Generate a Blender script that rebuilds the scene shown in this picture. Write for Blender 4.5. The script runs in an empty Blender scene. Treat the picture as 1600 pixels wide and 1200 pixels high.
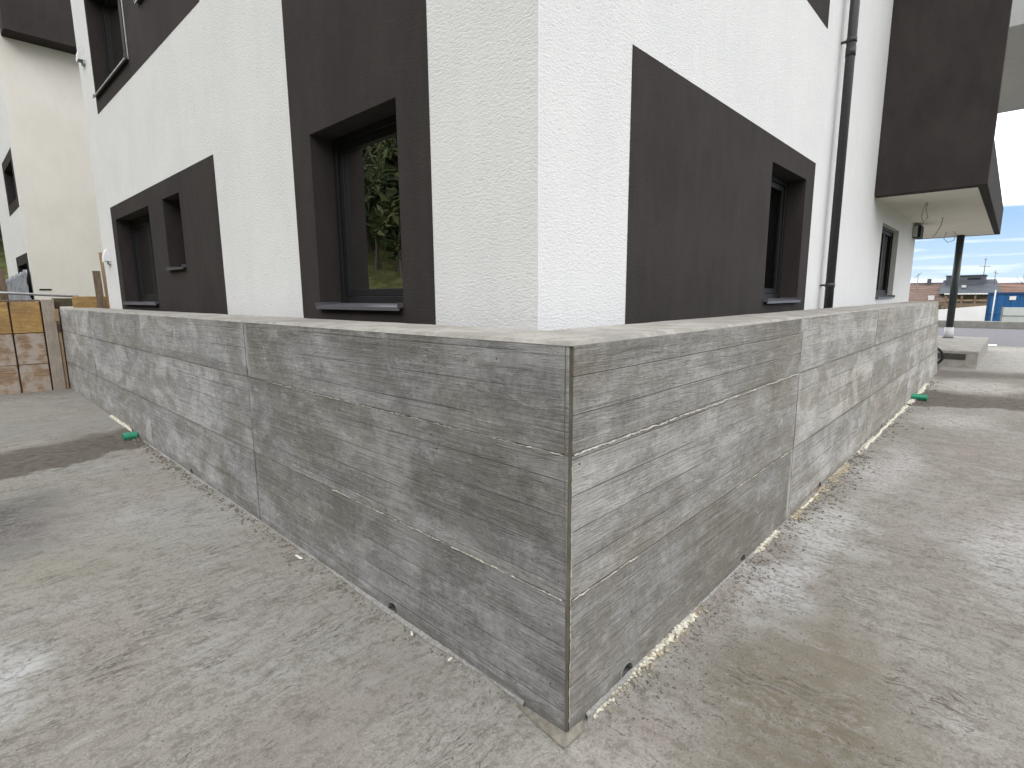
import bpy, bmesh, math, random
import numpy as np
from mathutils import Vector, Matrix
from math import radians, sin, cos, pi
random.seed(7); rng = np.random.default_rng(11)
SC = bpy.context.scene
COL = SC.collection

# ------------------------------------------------------------------ camera
FPX, PITCH, ROLL, YAW = 832.2, 0.163578, -0.0071933, 0.7570526
cd = bpy.data.cameras.new('camera'); cam = bpy.data.objects.new('camera', cd); COL.objects.link(cam)
fw = Vector((cos(YAW)*cos(PITCH), sin(YAW)*cos(PITCH), -sin(PITCH)))
r0 = Vector((sin(YAW), -cos(YAW), 0)); u0 = r0.cross(fw)
rr = cos(ROLL)*r0 + sin(ROLL)*u0; uu = -sin(ROLL)*r0 + cos(ROLL)*u0
cam.matrix_world = Matrix(((rr.x, uu.x, -fw.x, -1.4512), (rr.y, uu.y, -fw.y, -1.09224), (rr.z, uu.z, -fw.z, 1.66944), (0, 0, 0, 1)))
cd.sensor_width = 36; cd.lens = FPX/1600*36; cd.clip_start = .02; cd.clip_end = 5000
SC.camera = cam
# ------------------------------------------------------------------ world, sun, exposure
SUN_AZ, SUN_EL = -162, 42            # sun direction: azimuth from +x (degrees), elevation
w = bpy.data.worlds.new('World'); SC.world = w; w.use_nodes = True
nt = w.node_tree; nt.nodes.clear()
def wn(t, **k):
    n = nt.nodes.new(t)
    for a, b in k.items(): setattr(n, a, b)
    return n
sky = wn('ShaderNodeTexSky', sky_type='NISHITA'); sky.sun_disc = False
sky.sun_elevation = radians(SUN_EL); sky.sun_rotation = radians(90 - SUN_AZ); sky.air_density = 1.2; sky.dust_density = .6
skm = wn('ShaderNodeVectorMath', operation='SCALE'); skm.inputs['Scale'].default_value = .115
nt.links.new(sky.outputs[0], skm.inputs[0])
tc = wn('ShaderNodeTexCoord'); sx = wn('ShaderNodeSeparateXYZ'); nt.links.new(tc.outputs['Generated'], sx.inputs[0])
mp = wn('ShaderNodeMapping'); mp.inputs['Scale'].default_value = (1.6, 1.6, 14); nt.links.new(tc.outputs['Generated'], mp.inputs[0])
cn = wn('ShaderNodeTexNoise'); cn.inputs['Scale'].default_value = 2.2; cn.inputs['Detail'].default_value = 6; nt.links.new(mp.outputs[0], cn.inputs['Vector'])
# overcast deck above about seven degrees, blue gap with thin streaks below
def wm(op, a, b=None, c=None, clamp=False):
    n = wn('ShaderNodeMath', operation=op, use_clamp=clamp)
    for i, v in enumerate((a, b, c)):
        if v is None: continue
        if isinstance(v, (int, float)): n.inputs[i].default_value = v
        else: nt.links.new(v, n.inputs[i])
    return n.outputs[0]
wob = wm('MULTIPLY', wm('SUBTRACT', cn.outputs[0], .5), .012)
deck = wm('MULTIPLY', wm('SUBTRACT', wm('ADD', sx.outputs[2], wob), .114), 220, clamp=True)
mp2 = wn('ShaderNodeMapping'); mp2.inputs['Scale'].default_value = (5, 5, 75); mp2.inputs['Location'].default_value = (3.1, 1.2, .35); nt.links.new(tc.outputs['Generated'], mp2.inputs[0])
cn2 = wn('ShaderNodeTexNoise'); cn2.inputs['Scale'].default_value = 1.5; cn2.inputs['Detail'].default_value = 5; nt.links.new(mp2.outputs[0], cn2.inputs['Vector'])
streak = wm('MULTIPLY', wm('SUBTRACT', cn2.outputs[0], .53), 4.5, clamp=True)
streak = wm('MULTIPLY', streak, .75)
low = wm('SUBTRACT', 1.0, wm('MULTIPLY', sx.outputs[2], 9.5), clamp=True)   # paler near the horizon
mix1 = wn('ShaderNodeMix', data_type='RGBA'); nt.links.new(skm.outputs[0], mix1.inputs['A'])
mixb = wn('ShaderNodeMix', data_type='RGBA'); mixb.inputs['A'].default_value = (.27, .44, .70, 1); mixb.inputs['B'].default_value = (.47, .63, .80, 1); nt.links.new(low, mixb.inputs['Factor'])
nt.links.new(mixb.outputs['Result'], mix1.inputs['B']); mix1.inputs['Factor'].default_value = .88
mix2 = wn('ShaderNodeMix', data_type='RGBA'); nt.links.new(mix1.outputs['Result'], mix2.inputs['A']); mix2.inputs['B'].default_value = (.95, .98, 1.0, 1)
nt.links.new(streak, mix2.inputs['Factor'])
mix3 = wn('ShaderNodeMix', data_type='RGBA'); nt.links.new(mix2.outputs['Result'], mix3.inputs['A'])
cr = wn('ShaderNodeVectorMath', operation='SCALE'); cr.inputs[0].default_value = (1.0, .998, 1.012)
mp3 = wn('ShaderNodeTexNoise'); mp3.inputs['Scale'].default_value = 1.7; mp3.inputs['Detail'].default_value = 4; nt.links.new(tc.outputs['Generated'], mp3.inputs['Vector'])
nt.links.new(wm('ADD', wm('MULTIPLY', mp3.outputs[0], .6), 1.32), cr.inputs['Scale'])
nt.links.new(cr.outputs[0], mix3.inputs['B']); nt.links.new(deck, mix3.inputs['Factor'])
bg = wn('ShaderNodeBackground'); bg.inputs[1].default_value = 1.0; nt.links.new(mix3.outputs['Result'], bg.inputs[0])
wo = wn('ShaderNodeOutputWorld'); nt.links.new(bg.outputs[0], wo.inputs[0])
sl = bpy.data.lights.new('sun', 'SUN'); sl.energy = .6; sl.angle = radians(24); sl.color = (1, .985, .955)
sun = bpy.data.objects.new('sun', sl); COL.objects.link(sun)
sd = Vector((cos(radians(SUN_EL))*cos(radians(SUN_AZ)), cos(radians(SUN_EL))*sin(radians(SUN_AZ)), sin(radians(SUN_EL))))
sun.rotation_euler = sd.to_track_quat('Z', 'Y').to_euler(); sun.location = sd*60
vs = SC.view_settings; vs.view_transform = 'Standard'; vs.look = 'None'; vs.exposure = .47; vs.gamma = 1; vs.use_curve_mapping = False
SC.cycles.max_bounces = 8; SC.cycles.transparent_max_bounces = 12

# ------------------------------------------------------------------ material helpers
class MT:
    def __init__(s, name, rough=.8, spec=.3):
        s.m = bpy.data.materials.new(name); s.m.use_nodes = True; s.t = s.m.node_tree
        s.b = s.t.nodes['Principled BSDF']; s.b.inputs['Roughness'].default_value = rough
        s.b.inputs['Specular IOR Level'].default_value = spec
        s.tc = s.n('ShaderNodeTexCoord'); s.P = s.tc.outputs['Object']
    def n(s, t, **k):
        n = s.t.nodes.new(t)
        for a, b in k.items(): setattr(n, a, b)
        return n
    def put(s, sock, v):
        if isinstance(v, bpy.types.NodeSocket): s.t.links.new(v, sock)
        elif isinstance(v, (tuple, list)) and len(v) == 3 and sock.type == 'RGBA': sock.default_value = (*v, 1)
        else: sock.default_value = v
    def math(s, op, a, b=0., c=None, clamp=False):
        n = s.n('ShaderNodeMath', operation=op, use_clamp=clamp); s.put(n.inputs[0], a); s.put(n.inputs[1], b)
        if c is not None: s.put(n.inputs[2], c)
        return n.outputs[0]
    def map(s, scale=(1, 1, 1), loc=(0, 0, 0), rot=(0, 0, 0), src=None):
        n = s.n('ShaderNodeMapping'); s.put(n.inputs[0], src or s.P)
        s.put(n.inputs['Location'], loc); s.put(n.inputs['Rotation'], rot); s.put(n.inputs['Scale'], scale); return n.outputs[0]
    def noise(s, scale, detail=4, rough=.5, src=None, dist=0):
        n = s.n('ShaderNodeTexNoise'); s.put(n.inputs['Vector'], src or s.P)
        s.put(n.inputs['Scale'], scale); s.put(n.inputs['Detail'], detail); s.put(n.inputs['Roughness'], rough); s.put(n.inputs['Distortion'], dist)
        return n.outputs[0]
    def vor(s, scale, src=None, feature='F1', out='Distance'):
        n = s.n('ShaderNodeTexVoronoi', feature=feature); s.put(n.inputs['Vector'], src or s.P); s.put(n.inputs['Scale'], scale); return n.outputs[out]
    def ss(s, x, a, b):     # smoothstep a..b -> 0..1
        n = s.n('ShaderNodeMapRange', interpolation_type='SMOOTHSTEP'); s.put(n.inputs[0], x); s.put(n.inputs[1], a); s.put(n.inputs[2], b); return n.outputs[0]
    def mix(s, f, a, b, mode='MIX'):
        n = s.n('ShaderNodeMix', data_type='RGBA', blend_type=mode); s.put(n.inputs['Factor'], f); s.put(n.inputs['A'], a); s.put(n.inputs['B'], b); return n.outputs['Result']
    def fmix(s, f, a, b):
        n = s.n('ShaderNodeMix', data_type='FLOAT'); s.put(n.inputs['Factor'], f); s.put(n.inputs['A'], a); s.put(n.inputs['B'], b); return n.outputs['Result']
    def xyz(s, src=None):
        n = s.n('ShaderNodeSeparateXYZ'); s.put(n.inputs[0], src or s.P); return n.outputs
    def rand(s): return s.n('ShaderNodeObjectInfo').outputs['Random']
    def col(s, c): s.put(s.b.inputs['Base Color'], c); return s
    def bump(s, h, dist, strength=1.0):
        n = s.n('ShaderNodeBump'); s.put(n.inputs['Height'], h); n.inputs['Distance'].default_value = dist; n.inputs['Strength'].default_value = strength
        s.put(s.b.inputs['Normal'], n.outputs[0]); return s
    def spot(s, pos, sx_, sy_, edge=.5, wob=None, ang=0):   # soft elliptical patch 0..1 around a point
        v = s.n('ShaderNodeMapping', vector_type='TEXTURE'); s.put(v.inputs[0], wob or s.P)
        s.put(v.inputs['Location'], pos); s.put(v.inputs['Rotation'], (0, 0, ang)); s.put(v.inputs['Scale'], (sx_, sy_, max(sx_, sy_)))
        l = s.n('ShaderNodeVectorMath', operation='LENGTH'); s.put(l.inputs[0], v.outputs[0])
        return s.ss(l.outputs['Value'], 1.0, edge)
    def warp(s, scale, amt, detail=3):
        n = s.n('ShaderNodeTexNoise'); s.put(n.inputs['Vector'], s.P); s.put(n.inputs['Scale'], scale); s.put(n.inputs['Detail'], detail)
        a = s.n('ShaderNodeVectorMath', operation='SUBTRACT'); s.put(a.inputs[0], n.outputs['Color']); a.inputs[1].default_value = (.5, .5, .5)
        b = s.n('ShaderNodeVectorMath', operation='SCALE'); s.put(b.inputs[0], a.outputs[0]); b.inputs['Scale'].default_value = amt
        c = s.n('ShaderNodeVectorMath', operation='ADD'); s.put(c.inputs[0], s.P); s.put(c.inputs[1], b.outputs[0]); return c.outputs[0]

def simple(name, c, rough=.8, var=.12, scale=8, bump=0, spec=.3, metal=0, stretch=(1, 1, 1)):
    m = MT(name, rough, spec); v = m.map(stretch)
    n = m.noise(scale, 5, .6, v)
    f = m.ss(n, .25, .75)
    m.col(m.mix(f, tuple(x*(1-var) for x in c), tuple(min(1, x*(1+var)) for x in c)))
    if bump: m.bump(m.noise(scale*6, 4, .6, v), bump)
    m.b.inputs['Metallic'].default_value = metal
    return m.m

M = {}
def stucco(name, c, c2, dist=.007, seam=0):
    m = MT(name, .9, .2)
    v = m.map((1, 1, 2.3))
    a = m.noise(34, 3, .55, v, .6); b = m.noise(90, 2, .5, v)
    big = m.noise(1.3, 3, .5); mid = m.noise(7, 3, .6, m.map((1, 1, .35)))
    f = m.math('ADD', m.math('MULTIPLY', big, .6), m.math('MULTIPLY', mid, .4))
    base = m.mix(m.ss(f, .3, .7), c, c2)
    pit = m.ss(a, .40, .28)
    m.col(m.mix(m.math('MULTIPLY', pit, .22), base, tuple(x*.6 for x in c)))
    h = m.math('ADD', m.math('MULTIPLY', a, .8), m.math('MULTIPLY', b, .25))
    m.bump(h, dist, .9); return m.m
M['white'] = stucco('white_render', (.705, .71, .712), (.755, .757, .755))
M['dark'] = stucco('dark_brown_render', (.032, .027, .0265), (.046, .039, .0375), .004)
M['cream'] = stucco('cream_render', (.70, .675, .62), (.76, .73, .675), .004)

M['grey'] = stucco('grey_render', (.40, .41, .41), (.45, .455, .45), .003)
def cast_concrete(name, warm, light, dark, panel=True, axis=1, seams=(), tones=()):
    m = MT(name, .82, .35)
    geo = m.n('ShaderNodeNewGeometry'); pos = geo.outputs['Position']; m.P = pos
    rnd = m.rand() if panel else .5
    x, y, z = m.xyz()
    # grain runs along the wall: long in x and y, short in z
    off = m.n('ShaderNodeCombineXYZ'); m.put(off.inputs[2], m.math('MULTIPLY', rnd, 17.3)); m.put(off.inputs[0], m.math('MULTIPLY', rnd, 31.7)); m.put(off.inputs[1], m.math('MULTIPLY', rnd, 23.1))
    addv = m.n('ShaderNodeVectorMath', operation='ADD'); m.put(addv.inputs[0], pos); m.put(addv.inputs[1], off.outputs[0]); Q = addv.outputs[0]
    grain = m.noise(9, 6, .7, m.map((.12, .12, 4.2), src=Q), 1.6)
    fine = m.noise(60, 5, .72, m.map((.035, .035, 2.4), src=Q), .9); mott = m.noise(34, 6, .78, Q)
    fig = m.noise(3.2, 4, .55, m.map((.5, .5, 3.2), src=Q), 2.2)
    rings = m.math('PINGPONG', m.math('MULTIPLY', fig, 13), 1.0)
    rings = m.ss(rings, 0, .35)
    cloud = m.noise(2.2, 5, .62, m.map((.7, .7, 1.5), src=Q), .8); cloud2 = m.noise(8, 6, .68, m.map((.8, .8, 1.05), src=Q), .6); strk = m.noise(6, 6, .72, m.map((.06, .06, 2.6), src=Q), .5); blot = m.noise(20, 5, .7, m.map((.6, .6, 1), src=Q))
    vert = m.noise(9, 6, .7, m.map((1, 1, .35), src=Q))
    speck = m.noise(160, 2, .5, pos)
    f = m.math('ADD', m.math('MULTIPLY', cloud, .34), m.math('MULTIPLY', cloud2, .26))
    f = m.math('ADD', f, m.math('MULTIPLY', strk, .17)); f = m.math('ADD', f, m.math('MULTIPLY', vert, .14)); f = m.math('ADD', f, m.math('MULTIPLY', grain, .06))
    f = m.math('ADD', m.math('MULTIPLY', f, .72), m.math('MULTIPLY', mott, .28)); f = m.ss(f, .41, .60)
    c = m.mix(f, dark, light)
    broad = m.noise(.9, 4, .6, m.map((.7, .7, 1.9), (3, 5, 0), src=Q), .5)
    c = m.mix(m.math('MULTIPLY', m.ss(broad, .46, .60), .7), c, m.mix(f, tuple(v*.62 for v in warm), tuple(v*1.25 for v in warm)))
    c = m.mix(m.math('MULTIPLY', m.ss(cloud, .50, .38), .35), c, warm)
    # whitish efflorescence blots, streaked
    eff = m.math('MULTIPLY', m.ss(m.math('ADD', m.math('MULTIPLY', blot, .5), m.math('MULTIPLY', cloud2, .5)), .55, .66), .34)
    c = m.mix(eff, c, tuple(min(1, v*1.45) for v in light))
    wash = m.noise(1.5, 6, .62, m.map((.8, .8, 1.3), (9, 1, 4), src=Q), .5); c = m.mix(m.math('MULTIPLY', m.ss(wash, .50, .66), .55), c, tuple(min(1, v*1.18) for v in light))
    # grain printed by the boards
    c = m.mix(m.math('MULTIPLY', m.ss(fine, .48, .40), .36), c, tuple(v*.45 for v in dark))
    c = m.mix(m.math('MULTIPLY', m.ss(fine, .55, .63), .22), c, tuple(min(1, v*1.6) for v in light))
    c = m.mix(m.math('MULTIPLY', m.math('SUBTRACT', 1., rings), .20), c, tuple(v*.55 for v in dark))
    # per panel tone
    tone = m.math('ADD', m.math('MULTIPLY', rnd, .12), 1.0)
    tn = m.n('ShaderNodeVectorMath', operation='SCALE'); m.put(tn.inputs[0], c); m.put(tn.inputs['Scale'], tone); c = tn.outputs[0]
    # thin board lines within each shuttering panel
    zz = m.math('ADD', m.math('ADD', z, m.math('MULTIPLY', rnd, .11)), m.math('MULTIPLY', m.noise(.8, 2, .5, Q), .012))
    bl = m.math('PINGPONG', m.math('ADD', zz, .03), .0685)
    line = m.ss(bl, .0022, .0004); line = m.math('MULTIPLY', line, m.ss(m.noise(1.1, 2, .5, Q), .42, .56))
    c = m.mix(m.math('MULTIPLY', line, .75), c, tuple(v*.35 for v in dark))
    bid = m.n('ShaderNodeTexWhiteNoise', noise_dimensions='1D'); m.put(bid.inputs['W'], m.math('ADD', m.math('FLOOR', m.math('MULTIPLY', m.math('ADD', zz, .03), 1/.137)), m.math('MULTIPLY', rnd, 77)))
    tb = m.n('ShaderNodeVectorMath', operation='SCALE'); m.put(tb.inputs[0], c); m.put(tb.inputs['Scale'], m.math('ADD', m.math('MULTIPLY', bid.outputs['Value'], .20), .90)); c = tb.outputs[0]
    # gap shade painted as dark joint lines, with leakage stains; tone of each pour
    ax = m.xyz()[axis]
    for k_, (a_, v_) in enumerate(tones):
        if k_ == 0: tf = v_
        else: tf = m.fmix(m.ss(m.math('ADD', ax, m.math('MULTIPLY', m.math('SUBTRACT', cloud, .5), 1.6 if axis else .05)), a_-(.8 if axis else .01), a_+(.8 if axis else .01)), tf, v_)
    if tones:
        tq = m.n('ShaderNodeVectorMath', operation='SCALE'); m.put(tq.inputs[0], c); m.put(tq.inputs['Scale'], tf); c = tq.outputs[0]
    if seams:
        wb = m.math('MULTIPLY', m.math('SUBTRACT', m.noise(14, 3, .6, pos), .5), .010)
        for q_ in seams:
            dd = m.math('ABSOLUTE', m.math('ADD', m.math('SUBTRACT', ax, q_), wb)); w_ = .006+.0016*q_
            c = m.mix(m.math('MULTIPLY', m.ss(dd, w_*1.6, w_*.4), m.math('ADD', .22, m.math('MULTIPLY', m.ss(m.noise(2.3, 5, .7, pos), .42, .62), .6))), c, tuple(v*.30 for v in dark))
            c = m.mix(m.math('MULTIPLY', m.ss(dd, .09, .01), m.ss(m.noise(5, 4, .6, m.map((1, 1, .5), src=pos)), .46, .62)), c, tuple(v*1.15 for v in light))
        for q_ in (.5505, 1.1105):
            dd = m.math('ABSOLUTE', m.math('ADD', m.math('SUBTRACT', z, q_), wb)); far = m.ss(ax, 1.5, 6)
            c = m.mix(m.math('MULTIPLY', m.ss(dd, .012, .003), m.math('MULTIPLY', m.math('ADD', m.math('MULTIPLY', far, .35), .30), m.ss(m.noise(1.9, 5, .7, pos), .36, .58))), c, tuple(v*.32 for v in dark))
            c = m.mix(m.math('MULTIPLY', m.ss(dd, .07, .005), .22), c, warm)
    # bug holes
    vn = m.n('ShaderNodeTexVoronoi'); m.put(vn.inputs['Vector'], pos); m.put(vn.inputs['Scale'], 15.)
    vc = m.xyz(vn.outputs['Color'])[0]
    hole = m.math('MULTIPLY', m.ss(vn.outputs['Distance'], .075, .045), m.ss(m.math('ADD', vc, m.math('MULTIPLY', z, .10)), .80, .82))
    vn2 = m.n('ShaderNodeTexVoronoi'); m.put(vn2.inputs['Vector'], pos); m.put(vn2.inputs['Scale'], 55.)
    hole2 = m.math('MULTIPLY', m.ss(vn2.outputs['Distance'], .14, .08), m.ss(m.xyz(vn2.outputs['Color'])[0], .91, .93))
    hole = m.math('MAXIMUM', hole, hole2)
    c = m.mix(hole, c, (.012, .012, .012))
    # earth splash along the foot
    foot = m.math('MULTIPLY', m.ss(m.math('ADD', z, m.math('MULTIPLY', m.math('SUBTRACT', cloud2, .5), .18)), .09, -.01), .55)
    c = m.mix(foot, c, (.115, .105, .092))
    m.col(c)
    h = m.math('ADD', m.math('MULTIPLY', fine, 1.0), m.math('MULTIPLY', rings, .35))
    h = m.math('ADD', h, m.math('MULTIPLY', blot, .5)); h = m.math('SUBTRACT', h, m.math('MULTIPLY', line, 1.2)); h = m.math('SUBTRACT', h, m.math('MULTIPLY', hole, 3.))
    h = m.math('ADD', h, m.math('MULTIPLY', speck, .12))
    m.bump(h, .0042, 1.0); m.put(m.b.inputs['Roughness'], m.fmix(f, .72, .88)); return m.m
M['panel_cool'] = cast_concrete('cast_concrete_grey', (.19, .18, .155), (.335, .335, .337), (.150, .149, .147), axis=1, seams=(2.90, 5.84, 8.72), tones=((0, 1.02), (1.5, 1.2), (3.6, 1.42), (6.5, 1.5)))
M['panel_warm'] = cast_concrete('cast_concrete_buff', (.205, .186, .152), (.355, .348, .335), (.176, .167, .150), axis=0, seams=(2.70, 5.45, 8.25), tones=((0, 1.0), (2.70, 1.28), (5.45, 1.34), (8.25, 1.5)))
M['core'] = cast_concrete('concrete_core', (.14, .13, .12), (.22, .22, .21), (.12, .12, .11), False)
def coping_mat():
    m = MT('trowelled_concrete', .9, .2); m.P = m.n('ShaderNodeNewGeometry').outputs['Position']
    a = m.noise(5, 6, .65, dist=.6); b = m.noise(45, 5, .6); v = m.vor(70)
    c = m.mix(m.ss(a, .35, .65), (.25, .24, .22), (.355, .342, .315)); c = m.mix(m.math('MULTIPLY', m.ss(b, .48, .36), .3), c, (.16, .15, .13))
    m.col(c); m.bump(m.math('ADD', m.math('MULTIPLY', b, 1.), m.math('MULTIPLY', v, .3)), .004, .7); return m.m
M['coping'] = coping_mat()

def ground_mat():
    m = MT('mud_smeared_concrete', .9, .25); m.P = m.n('ShaderNodeNewGeometry').outputs['Position']
    x, y, z = m.xyz()
    wv = m.warp(1.6, .5); wf = m.warp(6, .12)
    side = m.math('ADD', m.math('SUBTRACT', y, x), m.math('MULTIPLY', m.math('SUBTRACT', m.noise(1.5, 3), .5), .5))
    side = m.ss(side, -.25, .25)     # 1 beside the y wall, 0 beside the x wall
    sL = m.map((1.1, 6, 1), src=wf); sR = m.map((6, 1.1, 1), src=wf)
    def st(sc, det, ro=.6): return m.fmix(side, m.noise(sc, det, ro, sR), m.noise(sc, det, ro, sL))
    wr = m.warp(2.6, .75, 6)
    s1 = st(1.4, 5); s2 = st(5, 5, .65); s3 = st(11, 4, .6)
    big = m.noise(.55, 4, .55, wv); mid = m.noise(2.2, 5, .6, wf); fine = m.noise(34, 5, .7); grit = m.noise(105, 4, .7); sand = m.noise(240, 2, .6); blotch = m.noise(9, 5, .65)
    g1, g2, g3 = (.266, .258, .236), (.236, .223, .196), (.308, .302, .284)
    c = m.mix(m.ss(big, .40, .60), g1, g2)
    c = m.mix(m.math('MULTIPLY', m.ss(m.math('ADD', m.math('MULTIPLY', mid, .5), m.math('MULTIPLY', s1, .5)), .50, .62), .7), c, g3)
    pink = m.noise(.8, 3, .5, m.map((1, 1, 1), (7, 3, 0), src=wv)); c = m.mix(m.math('MULTIPLY', m.ss(pink, .52, .66), .40), c, (.285, .245, .225))
    grn = m.noise(.9, 3, .5, m.map((1, 1, 1), (17, -3, 0), src=wv)); c = m.mix(m.math('MULTIPLY', m.ss(grn, .52, .66), .35), c, (.245, .255, .225))
    c = m.mix(m.math('MULTIPLY', m.ss(s2, .50, .36), .42), c, (.135, .122, .100))
    drag = m.fmix(side, m.noise(2.2, 5, .7, m.map((16, .9, 1), src=wf)), m.noise(2.2, 5, .7, m.map((.9, 16, 1), src=wf)))
    dm = m.ss(m.noise(1.1, 3, .5, m.map((1, 1, 1), (11, 2, 0))), .42, .6)
    c = m.mix(m.math('MULTIPLY', m.math('MULTIPLY', m.ss(drag, .54, .70), dm), .5), c, (.33, .32, .29)); c = m.mix(m.math('MULTIPLY', m.math('MULTIPLY', m.ss(drag, .45, .33), dm), .55), c, (.12, .108, .088))
    # grit scattered on the surface
    gm = m.ss(m.math('ADD', m.math('MULTIPLY', blotch, .4), m.math('MULTIPLY', fine, .6)), .52, .40)
    c = m.mix(m.math('MULTIPLY', gm, .42), c, (.125, .114, .095)); c = m.mix(m.math('MULTIPLY', m.ss(grit, .54, .66), .35), c, (.42, .40, .36))
    c = m.mix(m.math('MULTIPLY', m.ss(grit, .46, .36), .55), c, (.11, .10, .085))
    # creases drawn square to each wall
    cs = st(2.3, 4, .5); cl = m.math('ABSOLUTE', m.math('SUBTRACT', cs, .5)); crease = m.math('MULTIPLY', m.ss(cl, .010, .002), m.ss(m.noise(1.7, 4, .6, m.map((1, 1, 1), (4, 9, 0))), .52, .64))
    cs2 = st(5.5, 3, .5); crease2 = m.math('MULTIPLY', m.ss(m.math('ABSOLUTE', m.math('SUBTRACT', cs2, .56)), .014, .003), m.ss(m.noise(3.1, 4, .6, m.map((1, 1, 1), (1, 5, 0))), .52, .62))
    crease = m.math('MAXIMUM', crease, crease2); c = m.mix(m.math('MULTIPLY', crease, .6), c, (.075, .066, .054))
    # earth bands where the pours meet
    wob = m.math('MULTIPLY', m.math('SUBTRACT', m.noise(1.8, 5, .65), .5), .9)
    yl = m.math('ADD', y, m.math('ADD', wob, m.math('MULTIPLY', x, -.35))); bl = m.math('MULTIPLY', m.ss(yl, 6.05, 6.15), m.ss(yl, 7.25, 6.9)); bl = m.math('MULTIPLY', bl, m.ss(x, .2, 0))
    xr = m.math('ADD', x, m.math('ADD', m.math('MULTIPLY', wob, .9), m.math('MULTIPLY', y, .5))); br = m.math('MULTIPLY', m.ss(xr, 8.3, 8.42), m.ss(xr, 10.4, 9.6))
    br2 = m.math('MULTIPLY', m.ss(xr, 11.6, 12.1), m.ss(xr, 13.4, 12.8)); brr = m.math('MAXIMUM', br, m.math('MULTIPLY', br2, .7))
    earth = m.math('MAXIMUM', bl, m.math('MULTIPLY', brr, m.ss(y, .2, 0)))
    c = m.mix(m.math('MULTIPLY', earth, .92), c, m.mix(m.ss(s3, .38, .6), (.060, .050, .038), (.130, .115, .094)))
    # bleached patches, brown stains and one near-black bluish patch
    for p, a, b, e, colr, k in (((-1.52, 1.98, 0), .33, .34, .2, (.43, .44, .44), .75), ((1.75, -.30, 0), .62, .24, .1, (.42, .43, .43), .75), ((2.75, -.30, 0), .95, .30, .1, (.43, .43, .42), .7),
                                ((4.8, -.35, 0), 1.3, .32, .2, (.40, .39, .38), .7), ((7.6, -.6, 0), .8, .6, .2, (.42, .41, .39), .7), ((10.8, -.7, 0), 1.1, .9, .3, (.46, .44, .41), .8), ((3.2, -1.35, 0), 1.1, .35, .1, (.42, .42, .42), .6), ((17, -1, 0), 3.5, 3, .7, (.40, .39, .37), .8),
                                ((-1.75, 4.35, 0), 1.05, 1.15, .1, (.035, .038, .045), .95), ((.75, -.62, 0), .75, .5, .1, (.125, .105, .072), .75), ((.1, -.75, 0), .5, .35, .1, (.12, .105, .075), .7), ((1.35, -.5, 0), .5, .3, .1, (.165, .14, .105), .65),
                                ((-.9, 3.1, 0), .9, .5, .2, (.215, .20, .15), .45), ((-.45, .75, 0), .6, .4, .1, (.205, .175, .155), .4), ((-.35, 3.5, 0), .8, 1.0, .1, (.30, .31, .295), .6), ((-.6, 7.7, 0), 1.5, 1.0, .1, (.20, .195, .185), .4), ((-.6, 9, 0), 1.5, 2.0, .2, (.235, .225, .205), .5)):
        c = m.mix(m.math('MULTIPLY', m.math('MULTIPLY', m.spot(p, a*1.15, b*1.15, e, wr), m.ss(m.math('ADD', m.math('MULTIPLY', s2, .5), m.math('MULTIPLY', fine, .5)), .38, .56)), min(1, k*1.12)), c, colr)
    c = m.mix(m.math('MULTIPLY', crease, .25), c, (.08, .07, .06))
    c = m.mix(m.math('MULTIPLY', gm, .18), c, (.12, .11, .09))
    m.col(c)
    h = m.math('ADD', m.math('MULTIPLY', s2, .9), m.math('MULTIPLY', s3, .5)); h = m.math('ADD', h, m.math('MULTIPLY', fine, .5)); h = m.math('ADD', h, m.math('ADD', m.math('MULTIPLY', grit, .35), m.math('MULTIPLY', sand, .12)))
    h = m.math('SUBTRACT', h, m.math('MULTIPLY', crease, .5)); m.bump(h, .0095, .8); return m.m
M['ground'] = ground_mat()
M['earth'] = simple('bare_earth', (.16, .14, .11), .95, .3, 1.5, .02)
M['asphalt'] = simple('worn_asphalt', (.135, .135, .15), .85, .15, 6, .003)
M['gutter'] = simple('dirty_gutter', (.07, .065, .055), .9, .4, 2, .01)
M['kerb'] = simple('kerb_concrete', (.21, .21, .195), .9, .2, 4, .004)
M['line'] = simple('road_paint', (.75, .75, .72), .7, .1, 20)
M['foam'] = simple('cream_foam', (.60, .575, .49), .8, .35, 45, .004)
M['foam_dirty'] = simple('dirty_foam', (.40, .35, .26), .9, .4, 40, .006)
M['fin'] = simple('pale_grout', (.44, .42, .37), .9, .35, 60, .003)
M['fin_grey'] = simple('grey_grout', (.27, .265, .25), .9, .3, 60, .003)
M['fillet'] = simple('stained_arris', (.125, .112, .09), .8, .35, 18, .002, stretch=(1, 1, .3))
M['nib'] = simple('muddy_mortar', (.20, .185, .155), .9, .3, 25, .004)
M['crumb'] = simple('mud_crumb', (.16, .145, .12), .95, .35, 30, .003)
M['scrap'] = simple('white_scrap', (.72, .70, .66), .6, .1, 30)
M['steel'] = simple('galvanised_tube', (.42, .42, .43), .4, .15, 12, spec=.5, metal=.6)
M['frame'] = simple('anthracite_aluminium', (.012, .012, .014), .55, .12, 20, spec=.3)
M['sill'] = simple('sill_aluminium', (.13, .128, .145), .38, .1, 20, spec=.5, metal=.3)
M['pipe'] = simple('dark_downpipe', (.028, .027, .029), .5, .1, 15, spec=.5)
M['post'] = simple('dark_painted_post', (.016, .024, .025), .4, .15, 15, spec=.5)
M['socket'] = simple('white_plastic_sleeve', (.62, .62, .64), .5, .1, 15)
M['rubber'] = simple('black_hose', (.02, .02, .02), .5, .1, 15)
M['green'] = simple('green_plastic', (.012, .23, .13), .4, .15, 20, spec=.5)
M['plaster'] = simple('interior_plaster', (.55, .54, .5), .9, .05, 3)
M['floor'] = simple('interior_screed', (.3, .29, .27), .9, .1, 3)
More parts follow.
